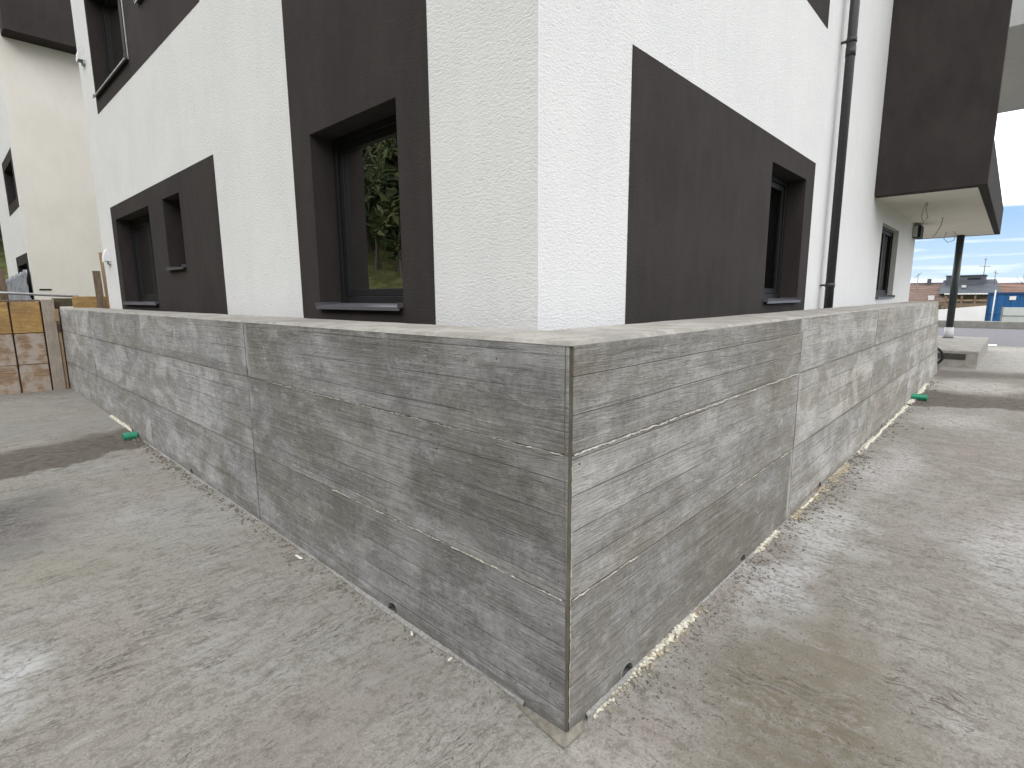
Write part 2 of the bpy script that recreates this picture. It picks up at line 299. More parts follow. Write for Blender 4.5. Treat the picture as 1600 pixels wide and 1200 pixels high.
M['blind'] = simple('pale_reveal_board', (.70, .80, .76), .7, .05, 10)
M['blue'] = simple('blue_painted_steel', (.006, .085, .24), .45, .12, 3, .002, spec=.5)
M['bluedark'] = simple('navy_steel', (.006, .04, .12), .45, .12, 3, spec=.5)
M['sheet'] = simple('pale_panel', (.48, .51, .50), .7, .08, 2)
M['whitewall'] = simple('white_masonry', (.76, .76, .78), .85, .05, 1.5, .003)
M['slate'] = simple('slate_roof', (.075, .085, .10), .7, .25, 1.5, .02, stretch=(.3, .3, 3))
M['tile'] = simple('brown_tiles', (.175, .125, .105), .85, .3, 1.5, .03, stretch=(1, .4, 3))
M['tile_red'] = simple('red_brown_tiles', (.20, .125, .10), .85, .35, 1.2, .03, stretch=(1, .4, 3))
M['render'] = simple('house_render', (.42, .36, .31), .9, .1, 1)
M['rail'] = simple('pale_metal', (.6, .6, .6), .5, .05, 10)
M['antenna'] = simple('antenna_metal', (.22, .22, .24), .5, .1, 10)
M['cable'] = simple('grey_cable', (.42, .40, .36), .6, .1, 10)
M['bark'] = simple('bark', (.09, .075, .06), .95, .3, 6, .01)
M['lilac'] = simple('haze_tinted_hill', (.44, .50, .62), 1, .1, .02)  # haze of distance painted into the ridge colour
M['plastic'] = simple('grey_plastic_film', (.36, .38, .44), .35, .3, 3, .03, spec=.5)
def timber(name, a, b, dirt=None, k=0., dirx=(6, .5, 6), sc=6):
    m = MT(name, .78, .25)
    r = m.rand(); off = m.n('ShaderNodeCombineXYZ'); m.put(off.inputs[0], m.math('MULTIPLY', r, 9)); m.put(off.inputs[2], m.math('MULTIPLY', r, 13))
    ad = m.n('ShaderNodeVectorMath', operation='ADD'); m.put(ad.inputs[0], m.P); m.put(ad.inputs[1], off.outputs[0]); Q = ad.outputs[0]
    g = m.noise(sc, 6, .65, m.map(dirx, src=Q), 1.0); f2 = m.noise(sc*5, 4, .6, m.map(dirx, src=Q)); cl = m.noise(3.5, 5, .65, Q)
    c = m.mix(m.ss(g, .35, .65), a, b); c = m.mix(m.math('MULTIPLY', m.ss(f2, .46, .34), .6), c, tuple(v*.45 for v in a))
    if dirt: c = m.mix(m.math('MULTIPLY', m.ss(cl, .42, .58), k), c, dirt)
    m.col(c); m.bump(f2, .003, .6); return m.m
M['ply_yellow'] = timber('yellow_shutter_board', (.36, .21, .07), (.54, .36, .15), (.26, .17, .09), .6, (.5, 1, 6))
M['ply_stained'] = timber('stained_shutter_board', (.24, .16, .10), (.40, .28, .18), (.46, .40, .35), .9, (.5, 1, 6))
M['post_wood'] = timber('concrete_crusted_timber', (.34, .29, .24), (.42, .37, .31), (.30, .26, .22), .5, (4, 4, .6))
M['wood_brown'] = timber('weathered_timber', (.14, .10, .07), (.24, .18, .13), None, 0, (5, 5, .5))
M['wood_raw'] = timber('raw_timber', (.33, .23, .14), (.44, .33, .22), None, 0, (5, 5, .5))
M['beam_dark'] = timber('dark_beam', (.07, .06, .035), (.13, .11, .06), None, 0, (.5, 4, 5))
M['tie'] = simple('rusty_tie', (.075, .045, .035), .8, .3, 20, .003)
def leafmat():
    m = MT('woodland_leaves', .8, .2); m.P = m.n('ShaderNodeNewGeometry').outputs['Position']
    _, _, z = m.xyz(); n = m.noise(.35, 4); n2 = m.noise(2.5, 3)
    c = m.mix(m.ss(n, .4, .6), (.022, .040, .018), (.055, .065, .022)); c = m.mix(m.ss(n2, .5, .7), c, (.08, .085, .03)); m.col(c); return m.m
M['leaf'] = leafmat()
def hillmat():
    m = MT('hillside_scrub', .95, .1); m.P = m.n('ShaderNodeNewGeometry').outputs['Position']
    n = m.noise(.5, 5, .65); n2 = m.noise(3, 4, .6)
    c = m.mix(m.ss(n, .42, .58), (.06, .07, .022), (.115, .11, .045)); c = m.mix(m.ss(n2, .5, .7), c, (.05, .045, .03)); m.col(c); m.bump(n2, .4, .8); return m.m
M['hill'] = hillmat()
def glassmat():
    m = bpy.data.materials.new('window_glass'); m.use_nodes = True; t = m.node_tree; t.nodes.clear()
    o = t.nodes.new('ShaderNodeOutputMaterial'); mx = t.nodes.new('ShaderNodeMixShader'); tr = t.nodes.new('ShaderNodeBsdfTransparent'); gl = t.nodes.new('ShaderNodeBsdfGlossy')
    gl.inputs['Roughness'].default_value = .0; fr = t.nodes.new('ShaderNodeFresnel'); fr.inputs[0].default_value = 1.41
    nz = t.nodes.new('ShaderNodeTexNoise'); nz.inputs['Scale'].default_value = 1.6; tcn = t.nodes.new('ShaderNodeTexCoord'); t.links.new(tcn.outputs['Object'], nz.inputs['Vector'])
    bp = t.nodes.new('ShaderNodeBump'); bp.inputs['Distance'].default_value = .004; t.links.new(nz.outputs[0], bp.inputs['Height']); t.links.new(bp.outputs[0], gl.inputs['Normal'])
    tr.inputs[0].default_value = (.55, .62, .58, 1)
    t.links.new(fr.outputs[0], mx.inputs[0]); t.links.new(tr.outputs[0], mx.inputs[1]); t.links.new(gl.outputs[0], mx.inputs[2]); t.links.new(mx.outputs[0], o.inputs[0]); return m
M['glass'] = glassmat()

# ------------------------------------------------------------------ geometry helpers
def mesh(name, verts, faces, mats, parent=None, midx=None, smooth=False, loc=None, rot=None):
    me = bpy.data.meshes.new(name); me.from_pydata([tuple(v) for v in verts], [], [tuple(f) for f in faces])
    for mm in (mats if isinstance(mats, (list, tuple)) else [mats]): me.materials.append(M[mm] if isinstance(mm, str) else mm)
    if midx is not None: me.polygons.foreach_set('material_index', midx)
    if smooth: me.polygons.foreach_set('use_smooth', [True]*len(me.polygons))
    me.update(); o = bpy.data.objects.new(name, me); COL.objects.link(o)
    if parent: o.parent = parent
    if loc: o.location = loc
    if rot: o.rotation_euler = rot
    return o
def bmobj(name, bm, mats, parent=None, smooth=False, **k):
    bmesh.ops.recalc_face_normals(bm, faces=bm.faces)
    me = bpy.data.meshes.new(name); bm.to_mesh(me); bm.free()
    for mm in (mats if isinstance(mats, (list, tuple)) else [mats]): me.materials.append(M[mm])
    if smooth: me.polygons.foreach_set('use_smooth', [True]*len(me.polygons))
    o = bpy.data.objects.new(name, me); COL.objects.link(o)
    if parent: o.parent = parent
    for a, b in k.items(): setattr(o, a, b)
    return o
def bxm(bm, lo, hi, bev=0, mat=0):
    r = bmesh.ops.create_cube(bm, size=1); vs_ = r['verts']
    for v in vs_: v.co = Vector([(lo[i]+hi[i])/2 + v.co[i]*(hi[i]-lo[i]) for i in range(3)])
    if bev:
        es = list({e for v in vs_ for e in v.link_edges}); bmesh.ops.bevel(bm, geom=es, offset=bev, segments=1, affect='EDGES')
    return vs_
def box(name, lo, hi, mat, parent=None, bev=.004, **k):
    lo, hi = [min(a, b) for a, b in zip(lo, hi)], [max(a, b) for a, b in zip(lo, hi)]
    bm = bmesh.new(); bxm(bm, lo, hi, bev); return bmobj(name, bm, mat, parent, **k)
def tube(pts, rads, seg=12, cap=True):
    """vertices and faces of a tube along pts"""
    V, F = [], []; pts = [Vector(p) for p in pts]; n = len(pts)
    if not hasattr(rads, '__len__'): rads = [rads]*n
    up = None
    for i, p in enumerate(pts):
        d = (pts[min(i+1, n-1)] - pts[max(i-1, 0)]).normalized()
        if up is None: up = Vector((0, 0, 1)) if abs(d.z) < .9 else Vector((1, 0, 0))
        a = d.cross(up).normalized(); b = a.cross(d).normalized(); up = b
        for j in range(seg):
            t = 2*pi*j/seg; V.append(p + (a*cos(t)+b*sin(t))*rads[i])
    for i in range(n-1):
        for j in range(seg):
            k = (j+1) % seg; F.append((i*seg+j, i*seg+k, (i+1)*seg+k, (i+1)*seg+j))
    if cap: F.append(tuple(range(seg))[::-1]); F.append(tuple((n-1)*seg+j for j in range(seg)))
    return V, F
def tubeobj(name, pts, r, mat, parent=None, seg=12, smooth=True):
    V, F = tube(pts, r, seg); o = mesh(name, V, F, mat, parent)
    if smooth:
        for p in o.data.polygons: p.use_smooth = len(p.vertices) == 4
    return o
def poly(name, outline, axis, a0, a1, mat, parent=None):
    """outline of 2D points extruded from a0 to a1 along axis"""
    def P(q, a): return {'x': (a, q[0], q[1]), 'y': (q[0], a, q[1]), 'z': (q[0], q[1], a)}[axis]
    n = len(outline); V = [P(q, a0) for q in outline]+[P(q, a1) for q in outline]
    F = [tuple(range(n))[::-1], tuple(range(n, 2*n))]+[(i, (i+1) % n, n+(i+1) % n, n+i) for i in range(n)]
    bm = bmesh.new(); vs_ = [bm.verts.new(v) for v in V]
    for f in F: bm.faces.new([vs_[i] for i in f])
    bmesh.ops.triangulate(bm, faces=[f for f in bm.faces if len(f.verts) > 4])
    return bmobj(name, bm, mat, parent)
def empty(name, loc=(0, 0, 0), rz=0):
    o = bpy.data.objects.new(name, None); COL.objects.link(o); o.location = loc; o.rotation_euler = (0, 0, rz); o.empty_display_size = .2; return o
def tag(o, label, cat, group=None):
    o['label'] = label; o['category'] = cat
    if group: o['group'] = group
    return o
def kind(o, k, label=None):
    o['kind'] = k
    if label: o['label'] = label
    return o
def vnoise(x, y, seed, f=1.0, octv=4, gain=.5):
    r = np.random.default_rng(seed); g = r.random((256, 256)); out = np.zeros_like(x, dtype=float); amp = 1; tot = 0
    for o in range(octv):
        X = x*f+o*17.3; Y = y*f+o*9.1; xi = np.floor(X).astype(int); yi = np.floor(Y).astype(int); fx = X-xi; fy = Y-yi
        fx = fx*fx*(3-2*fx); fy = fy*fy*(3-2*fy); a = g[xi % 256, yi % 256]; b = g[(xi+1) % 256, yi % 256]; c = g[xi % 256, (yi+1) % 256]; d = g[(xi+1) % 256, (yi+1) % 256]
        out += amp*((a*(1-fx)+b*fx)*(1-fy)+(c*(1-fx)+d*fx)*fy); tot += amp; amp *= gain; f *= 2
    return out/tot - .5
def sstep(x, a, b):
    t = np.clip((x-a)/(b-a), 0, 1); return t*t*(3-2*t)
def gridmesh(name, xs, ys, Z, mat, parent=None, smooth=True):
    nx, ny = len(xs), len(ys); X, Y = np.meshgrid(xs, ys, indexing='ij'); co = np.stack([X, Y, Z], -1).reshape(-1, 3).astype(np.float32)
    i = np.arange((nx-1)*(ny-1)); a = (i//(ny-1))*ny+i % (ny-1); F = np.stack([a, a+ny, a+ny+1, a+1], -1).astype(np.int32)
    me = bpy.data.meshes.new(name); me.vertices.add(len(co)); me.vertices.foreach_set('co', co.ravel()); me.loops.add(F.size); me.loops.foreach_set('vertex_index', F.ravel())
    me.polygons.add(len(F)); me.polygons.foreach_set('loop_start', np.arange(0, F.size, 4, dtype=np.int32)); me.polygons.foreach_set('loop_total', np.full(len(F), 4, dtype=np.int32))
    me.update(calc_edges=True); me.polygons.foreach_set('use_smooth', [smooth]*len(F)); me.materials.append(M[mat]); me.update()
    o = bpy.data.objects.new(name, me); COL.objects.link(o)
    if parent: o.parent = parent
    return o

# ------------------------------------------------------------------ ground
def slab_height(X, Y):
    left = sstep(Y-X, -.3, .3)
    sL = vnoise(X*.35, Y*2.4, 3, 2.0, 5)+.5*vnoise(X*.5, Y*3.5, 5, 6.0, 3); sR = vnoise(X*2.4, Y*.35, 4, 2.0, 5)+.5*vnoise(X*3.5, Y*.5, 6, 6.0, 3)
    h = .016*(left*sL+(1-left)*sR) + .010*vnoise(X, Y, 7, 1.2, 5) + .006*vnoise(X, Y, 8, 14, 3)
    w_ = .9*vnoise(X, Y, 9, 1.8, 4)
    h += .05*sstep(Y+w_-.35*X, 6.1, 6.9)*sstep(-X, -.3, 0) + .035*sstep(X+w_*.9+.5*Y, 8.4, 9.6)*sstep(-Y, -.3, 0)
    # rubbed-up mortar near the wall feet
    nearR = np.exp(-np.clip(-Y, 0, 9)/.07)*sstep(X, .1, .4)*(Y < .05); nearL = np.exp(-np.clip(-X, 0, 9)/.05)*sstep(Y, .1, .5)*(X < .05)
    h += .020*nearR*(.6+1.6*np.abs(vnoise(X, Y, 12, 9, 3))) + .016*nearL*(.5+1.6*np.abs(vnoise(X, Y, 13, 9, 3)))
    return h - .004 - BASE*np.exp(-np.hypot(X, Y)/1.2) - BASE2
BASE = BASE2 = 0.
_hx = slab_height(np.array([-.04, .03, -.05, .1]), np.array([.03, -.04, .2, -.06]))
_hl = slab_height(np.linspace(.5, 6, 40), np.full(40, -.05)); BASE2 = float(_hl.mean())-.004; BASE = float(_hx.mean())-BASE2+.014
def axis_coords(hi):
    a = [-2.6]
    while a[-1] < -1.2: a.append(a[-1]+.03)
    while a[-1] < 1.6: a.append(a[-1]+.0125)
    while a[-1] < hi: a.append(a[-1]+.0125+.004*(a[-1]-1.6))
    a[-1] = hi; return np.array(a)
xs, ys = axis_coords(21.0), axis_coords(13.0)
# two sheets: beside the y wall and beside the x wall, meeting inside the wall core
xa = xs[xs < .14]; X, Y = np.meshgrid(xa, ys, indexing='ij'); H = slab_height(X, Y); H[np.abs(Y-13) < 1e-9] -= .2
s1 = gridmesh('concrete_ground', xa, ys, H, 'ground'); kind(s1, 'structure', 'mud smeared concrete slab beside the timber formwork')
yb = ys[ys < .14]; xb = xs[xs > xa[-1]-1e-9]; X, Y = np.meshgrid(xb, yb, indexing='ij'); H = slab_height(X, Y)
s2 = gridmesh('concrete_ground', xb, yb, H, 'ground'); kind(s2, 'structure', 'mud smeared concrete slab running out to the road')
# surrounding terrain (sheet to the horizon), lower beyond the road, rising as a wooded slope on the far side of the site
tx = np.unique(np.concatenate([np.linspace(-900, -70, 14), np.linspace(-70, 34, 70), np.linspace(34, 60, 18), np.linspace(60, 1600, 24)])); ty = np.unique(np.concatenate([np.linspace(-900, -60, 14), np.linspace(-60, 120, 91), np.linspace(120, 1200, 20)]))
TX, TY = np.meshgrid(tx, ty, indexing='ij')
def terrain_h(X, Y):
    d = np.maximum(-X-15, (Y-33)*.9-np.clip(X, 0, 900)*.5); h = -.09 + sstep(d, 0, 8)*np.clip(d, 0, 40)*.42 + sstep(d, 0, 10)*3*vnoise(X, Y, 21, .12, 4)
    h += -5.5*sstep(X, 34.3, 52)*sstep(-(Y-33)*.9+np.clip(X, 0, 900)*.5, 0, 8)
    return h
ter = gridmesh('terrain', tx, ty, terrain_h(TX, TY), 'hill'); kind(ter, 'structure', 'grassy slope and falling ground around the site')
# road beyond the slab
road = mesh('road', [(20.9, -60, .0), (32.2, -60, -.004), (32.2, 34, -.004), (20.9, 34, .0)], [(0, 1, 2, 3)], 'asphalt'); kind(road, 'structure', 'grey asphalt road crossing beyond the slab')
gut = mesh('road_verge', [(32.2, -60, -.004), (33.6, -60, .0), (33.6, 34, .0), (32.2, 34, -.004)], [(0, 1, 2, 3)], 'gutter'); kind(gut, 'structure')
apron = mesh('pavement', [(14, -60, -.03), (20.9, -60, -.03), (20.9, -2.6, -.03), (14, -2.6, -.03)], [(0, 1, 2, 3)], 'earth'); kind(apron, 'structure')
for i, (a, b) in enumerate(((-.55, -.25), )):
    ln = mesh('road_marking', [(21.05, a-.15, .006), (21.9, a-.15, .006), (21.9, b+.4, .006), (21.05, b+.4, .006)], [(0, 1, 2, 3)], 'line'); kind(ln, 'structure')
kb = box('kerb', (33, -60, -.3), (33.35, 34, .31), 'kerb', bev=.02); kind(kb, 'structure', 'low concrete kerb wall along the far side of the road')

# ------------------------------------------------------------------ the cast concrete wall
wall = tag(empty('concrete_wall'), 'long board-marked grey concrete wall turning a sharp corner in front of the building', 'wall')
LL, LR, T, DP = 11.5, 11.2, .52, .09       # lengths, thickness, depth of the face panels
# core: L-shaped prism set back behind the face panels, ends with the raked stop end
def Lprism(name, o, i, z0, z1, mat, lx, ly, inset_end=0):
    pts = [(o, o), (lx, o), (lx, i), (i, i), (i, ly), (o, ly)]
    return poly(name, pts, 'z', z0, z1, mat, wall)
Lprism('wall_core', DP, T, -.3, 1.40, 'core', LR-.12, LL-.02)
# coping: gently uneven top with a chamfered lip
def coping():
    segs = []; V, F = [], []
    # sections run from far end of y wall round the corner to far end of x wall: mitred at the corner
    ss_ = [(0, LL)]
    k = LL
    while k > .04: k -= .12 if k > 2 else .05; ss_.append((0, max(k, 0)))
    sect = [('y', s) for _, s in ss_ if s > 0.02]+[('c', 0)]; k = 0
    while k < LR: k += .05 if k < 2 else .12; sect.append(('x', min(k, LR)))
    prof = [(.0905, 1.38), (.0905, 1.4992), (.0003, 1.4995), (.016, 1.5135), (.05, 1.515), (.16, 1.515), (.28, 1.514), (.40, 1.512), (.49, 1.510), (T, 1.498), (T+.01, 1.38)]
    n = len(prof)
    for kind_, s in sect:
        for j, (d, z) in enumerate(prof):
            if kind_ == 'y': p = [d, max(s, d*1.0 if s < d else s), z]; x, y = d, max(s, d)
            elif kind_ == 'x': x, y = max(s, d), d
            else: x, y = d, d
            nz = .007*float(vnoise(np.array([x*1.0]), np.array([y*1.0]), 31, 5, 4)[0])
            zz = z+(nz*.6 if 4 <= j <= 9 else nz*.2 if j == 3 else 0)
            if j in (8, 9, 10):
                e = .035*float(vnoise(np.array([x]), np.array([y]), 32, 3, 3)[0])
                if kind_ == 'y': x += e
                elif kind_ == 'x': y += e
            V.append((x, y, zz))
    m = len(sect)
    for i in range(m-1):
        for j in range(n):
            k2 = (j+1) % n; F.append((i*n+j, (i+1)*n+j, (i+1)*n+k2, i*n+k2))
    F.append(tuple(range(n))); F.append(tuple((m-1)*n+j for j in range(n))[::-1])
    bm = bmesh.new(); vs_ = [bm.verts.new(v) for v in V]
    for f in F:
        try: bm.faces.new([vs_[q] for q in f])
        except ValueError: pass
    bmesh.ops.remove_doubles(bm, verts=bm.verts, dist=1e-5)
    o = bmobj('coping', bm, 'coping', wall); o['label'] = 'pale rough trowelled top of the wall'
coping()
ROWS = [(-.12, .548), (.553, 1.108), (1.112, 1.4985)]
SEAM_L = [.010, 2.90, 5.84, 8.72, LL]; SEAM_R = [.012, 2.70, 5.45, 8.25, LR]
NOTCH = {'L': [1.16, 2.955, 4.50], 'R': [.43, 1.79, 3.56, 6.4]}
def face_panel(side, a0, a1, z0, z1, top=False):
    g = .0026; j = random.uniform(-.0012, .0012)
    a0 += g; a1 -= g
    if top: z1 = 1.4988
    out = [(a0, z0)]
    if z0 < 0:
        for c in NOTCH[side]:
            if a0+.07 < c < a1-.07:
                r = .054
                out.append((c-r, z0))
                for k in range(13):
                    t = pi-pi*k/12; out.append((c+r*cos(t), .018+r*1.0*sin(t)))
                out.append((c+r, z0))
            elif a0 <= c+.05 and c < a0+.07:   # notch cut across a joint
                pass
    rake0 = rake1 = 0
    if side == 'R' and abs(a1-(LR-g)) < 1e-6:
        e0 = LR+1.35*(1-z0/1.5); e1 = LR+1.35*(1-z1/1.5)
        out += [(e0, z0), (e1, z1)]
    else: out += [(a1, z0), (a1, z1)]
    out += [(a0, z1)]
    # z levels follow the slightly wandering seams
    d0 = .001+j; f = (lambda q, d: (d, q[0], q[1])) if side == 'L' else (lambda q, d: (q[0], d, q[1]))
    n = len(out); V = []
    cx = sum(q[0] for q in out)/n; cz = sum(q[1] for q in out)/n
    bm = bmesh.new(); fr = [bm.verts.new(f(q, d0)) for q in out]; face = bm.faces.new(fr)
    ext = bmesh.ops.extrude_face_region(bm, geom=[face]); vs_ = [v for v in ext['geom'] if isinstance(v, bmesh.types.BMVert)]
    for v in vs_: v.co[0 if side == 'L' else 1] = DP-.001
    bm.faces.ensure_lookup_table()
    # arris chips: tiny chamfer on the front loop
    fe = [e for e in bm.edges if all(abs(v.co[0 if side == 'L' else 1]-d0) < 1e-6 for v in e.verts)]
    bmesh.ops.bevel(bm, geom=fe, offset=.0022, segments=1, affect='EDGES')
    bmesh.ops.triangulate(bm, faces=[q for q in bm.faces if len(q.verts) > 4])
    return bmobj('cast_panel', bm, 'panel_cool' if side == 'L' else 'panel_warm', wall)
for side, SE in (('L', SEAM_L), ('R', SEAM_R)):
    for i in range(len(SE)-1):
        for k, (z0, z1) in enumerate(ROWS):
            face_panel(side, SE[i], SE[i+1], z0, z1, k == 2)
    # fascia under the coping lip in the same cast face
# dark stop inside joints comes from the core; corner chamfer strip
bm = bmesh.new(); n = 60
for i in range(n+1):
    z = -.05+(1.499+.05)*i/n; wd = .010+.018*max(0, min(1, (z-.2)/1.0)); jt = random.uniform(-.0012, .0012)
    for p in ((-.0004+jt*.3, wd+jt), (wd*.42, .0002), (.09, .088)): bm.verts.new((p[0], p[1], z))
bm.verts.ensure_lookup_table()
for i in range(n):
    for j in range(3): a = i*3+j; b = i*3+(j+1) % 3; bm.faces.new([bm.verts[q] for q in (a, b, b+3, a+3)])
o = bmobj('corner_fillet', bm, 'fillet', wall); o['label'] = 'narrow brownish chamfer down the sharp corner'
# grout fins squeezed out along the seams
def fin(side, s0, s1, z, mat, hmin, hmax, density=.8, vertical=False, a=0, seed=0):
    r = random.Random(seed); V, F = [], []; s = s0; zw = 0; off = 0; i = 0
    while s < s1:
        on = r.random() < density; h = r.uniform(hmin, hmax) if on else .0004; th = r.uniform(.0015, .0045) if on else .001
        zw = .8*zw+r.uniform(-.0014, .0014); zo = zw+r.uniform(-.0012, .0012)
        if not on and r.random() < .6: off = 6
        if off > 0: off -= 1; h = .0003
        if vertical: pts = [(-.0002, a+zo-th, s), (-h, a+zo, s), (-.0002, a+zo+th, s)]
        else: pts = [(-.0002, s, z+zo-th), (-h, s, z+zo+r.uniform(-.001, .001)), (-.0002, s, z+zo+th)]
        if side == 'R': pts = [(q[1], q[0], q[2]) for q in pts]
        V += pts
        if i: F += [(3*i-3, 3*i-2, 3*i+1, 3*i), (3*i-2, 3*i-1, 3*i+2, 3*i+1)]
        i += 1; s += r.uniform(.006, .016) if s1-s0 < 4 else r.uniform(.012, .03)
    o = mesh('grout_ridge', V, F, mat, wall); return o
fin('R', .02, 2.68, 1.1105, 'fin', .004, .010, .93, seed=1)
fin('R', 1.6, 2.68, .5505, 'fin', .003, .008, .8, seed=2); fin('R', .02, .5, .5505, 'fin', .002, .005, .8, seed=3)
fin('R', 2.72, 5.4, 1.1105, 'fin_grey', .001, .004, .6, seed=4); fin('R', 5.5, 11, 1.1105, 'fin_grey', .001, .004, .6, seed=5); fin('R', 2.72, 8.2, .5505, 'fin_grey', .001, .004, .6, seed=6)
fin('L', .03, 2.6, 1.1105, 'fin', .001, .006, .55, seed=7); fin('L', .03, 1.75, .5505, 'fin', .001, .006, .8, seed=8)
fin('L', 2.95, 5.8, 1.1105, 'fin_grey', .001, .004, .4, seed=9); fin('L', 2.95, 5.8, .5505, 'fin_grey', .001, .004, .4, seed=10)
fin('R', .05, 1.1, 0, 'fin', .001, .005, .75, vertical=True, a=.0125, seed=12)
for sd_, s_, q in (('R', 2.70, 14), ('R', 5.45, 15), ('L', 2.90, 16), ('L', 5.84, 17)): fin(sd_, .1, 1.45, 0, 'fin_grey', .0005, .002, .5, vertical=True, a=s_+.003, seed=q)
# drain openings: grey half pipes lining the notches
for side in 'LR':
    for c in NOTCH[side]:
        if side == 'L' and c == 2.955: continue
        V, F = [], []; r1, r2 = .0535, .048
        for d in (-.003, .26):
            for r in (r1, r2):
                for k in range(13):
                    t = pi*k/12; q = (c+r*cos(t), .018+r*sin(t)); V.append((d, q[0], q[1]) if side == 'L' else (q[0], d, q[1]))
        for k in range(12):
            F += [(13+k, 14+k, 40+k, 39+k), (k, k+1, 14+k, 13+k), (k, k+1, 27+k, 26+k)]
        mesh('drain_pipe', V, F, 'kerb', wall, smooth=False)
# thin mortar fillet at the foot and the nib at the corner
def fillet(side, s0, s1, wmax, hmax, seed, mat='fin_grey', name='mortar_fillet'):
    r = random.Random(seed); V, F = [], []; i = 0; s = s0; wv = wmax*.6
    while s < s1:
        wv += r.uniform(-.2, .2)*wmax; wv = min(wmax, max(.15*wmax, wv)); hh = hmax*r.uniform(.55, 1)
        pts = [(-wv, s, -.03), (-wv*.92, s, .006+hh*.25), (-wv*.3, s, hh*.8+.006), (-.0005, s, hh+.008)]
        if side == 'R': pts = [(q[1], q[0], q[2]) for q in pts]
        V += pts
        if i: F += [(4*i-4+k, 4*i-3+k, 4*i+1+k, 4*i+k) for k in range(3)]
        i += 1; s += r.uniform(.015, .04)
    return mesh(name, V, F, mat, wall)
fillet('L', .22, 6.3, .026, .014, 3); fillet('L', 6.9, 11.4, .03, .016, 4); fillet('R', .12, 10.5, .02, .012, 5)
nib = mesh('corner_footing', [(-.062, -.034, -.04), (.075, -.040, -.04), (.10, -.002, -.04), (-.002, .002, -.04), (-.002, .26, -.04), (-.026, .26, -.04),
                    (-.053, -.026, -.004), (.070, -.031, -.002), (.098, -.002, .006), (-.002, .002, .008), (-.002, .26, .0), (-.018, .25, -.003)],
           [(0, 1, 7, 6), (1, 2, 8, 7), (4, 5, 11, 10), (5, 0, 6, 11), (6, 7, 8, 9), (6, 9, 10, 11)], 'nib', wall)

# ------------------------------------------------------------------ the building
B = tag(empty('apartment_building', (.75, .78974, 0), radians(.4)), 'white rendered apartment building with dark brown painted panels behind the concrete wall', 'building')
def pt(side, a, z, d): return (d, a, z) if side == 'L' else (a, d, z)
def bxs(bm, side, a0, a1, z0, z1, d0, d1, bev=0): return bxm(bm, tuple(map(min, zip(pt(side, a0, z0, d0), pt(side, a1, z1, d1)))), tuple(map(max, zip(pt(side, a0, z0, d0), pt(side, a1, z1, d1)))), bev)
Z0, Z1 = .0, 9.6
LENL, LENR = 10.3, 13.95
# dark rectangles and window openings: (a0, a1, z0, z1)
DARK = {'L': [(4.49, 9.33, 0.0, 3.17), (.87, 2.70, 0.0, 9.6), (4.47, 9.36, 4.63, 6.6)], 'R': [(.89, 5.04, 0.0, 3.18), (.89, 5.08, 4.63, 6.6)]}
WIN = {'L': [(7.10, 9.05, 1.60, 2.95), (5.73, 6.42, 2.06, 2.95), (1.21, 2.38, 1.60, 2.95), (7.24, 9.3, 4.88, 6.35), (5.8, 6.53, 5.31, 6.35)],
       'R': [(3.55, 4.71, 1.60, 2.95), (9.62, 11.5, 1.60, 2.93), (3.55, 4.71, 4.88, 6.35)]}
REV = .19
def face(side, length, parent, ox=0.):
    As = sorted({0, length, *[v for r in DARK[side]+WIN[side] for v in r[:2]]}); Zs = sorted({Z0, Z1, *[v for r in DARK[side]+WIN[side] for v in r[2:]]})
    inside = lambda r, a, z: r[0] < a < r[1] and r[2] < z < r[3]
    groups = {}
    for i in range(len(As)-1):
        for j in range(len(Zs)-1):
            a, z = (As[i]+As[i+1])/2, (Zs[j]+Zs[j+1])/2
            if any(inside(r, a, z) for r in WIN[side]): continue
            key = next((k for k, r in enumerate(DARK[side]) if inside(r, a, z)), -1)
            groups.setdefault(key, []).append((As[i], As[i+1], Zs[j], Zs[j+1]))
    for key, cells in groups.items():
        V, F = [], []
        d = 0. if key < 0 else -.0025
        for (a0, a1, z0, z1) in cells:
            k = len(V); V += [pt(side, a0, z0, d), pt(side, a1, z0, d), pt(side, a1, z1, d), pt(side, a0, z1, d)]; F.append((k, k+1, k+2, k+3))
        if key >= 0:   # thin edge of the applied coat
            a0, a1, z0, z1 = DARK[side][key]
            for p, q in (((a0, z0), (a0, z1)), ((a0, z1), (a1, z1)), ((a1, z1), (a1, z0)), ((a1, z0), (a0, z0))):
                k = len(V); V += [pt(side, *p, d), pt(side, *q, d), pt(side, *q, .004), pt(side, *p, .004)]; F.append((k, k+1, k+2, k+3))
        for (a0, a1, z0, z1) in WIN[side]:
            inn = [k for k, r in enumerate(DARK[side]) if inside(r, (a0+a1)/2, (z0+z1)/2)]
            if (inn[0] if inn else -1) != key: continue
            for p, q in (((a0, z0), (a0, z1)), ((a0, z1), (a1, z1)), ((a1, z1), (a1, z0)), ((a1, z0), (a0, z0))):
                k = len(V); V += [pt(side, *p, d), pt(side, *q, d), pt(side, *q, .34), pt(side, *p, .34)]; F.append((k, k+1, k+2, k+3))
        bm = bmesh.new(); vv = [bm.verts.new(v) for v in V]
        for f in F: bm.faces.new([vv[i] for i in f])
        bmesh.ops.remove_doubles(bm, verts=bm.verts, dist=1e-4)
        me = bmobj('wall' if key < 0 else 'painted_panel', bm, 'white' if key < 0 else 'dark', parent)
        if key >= 0: me['label'] = 'flat dark brown painted wall panel'
    return
face('L', LENL, B); face('R', LENR, B)
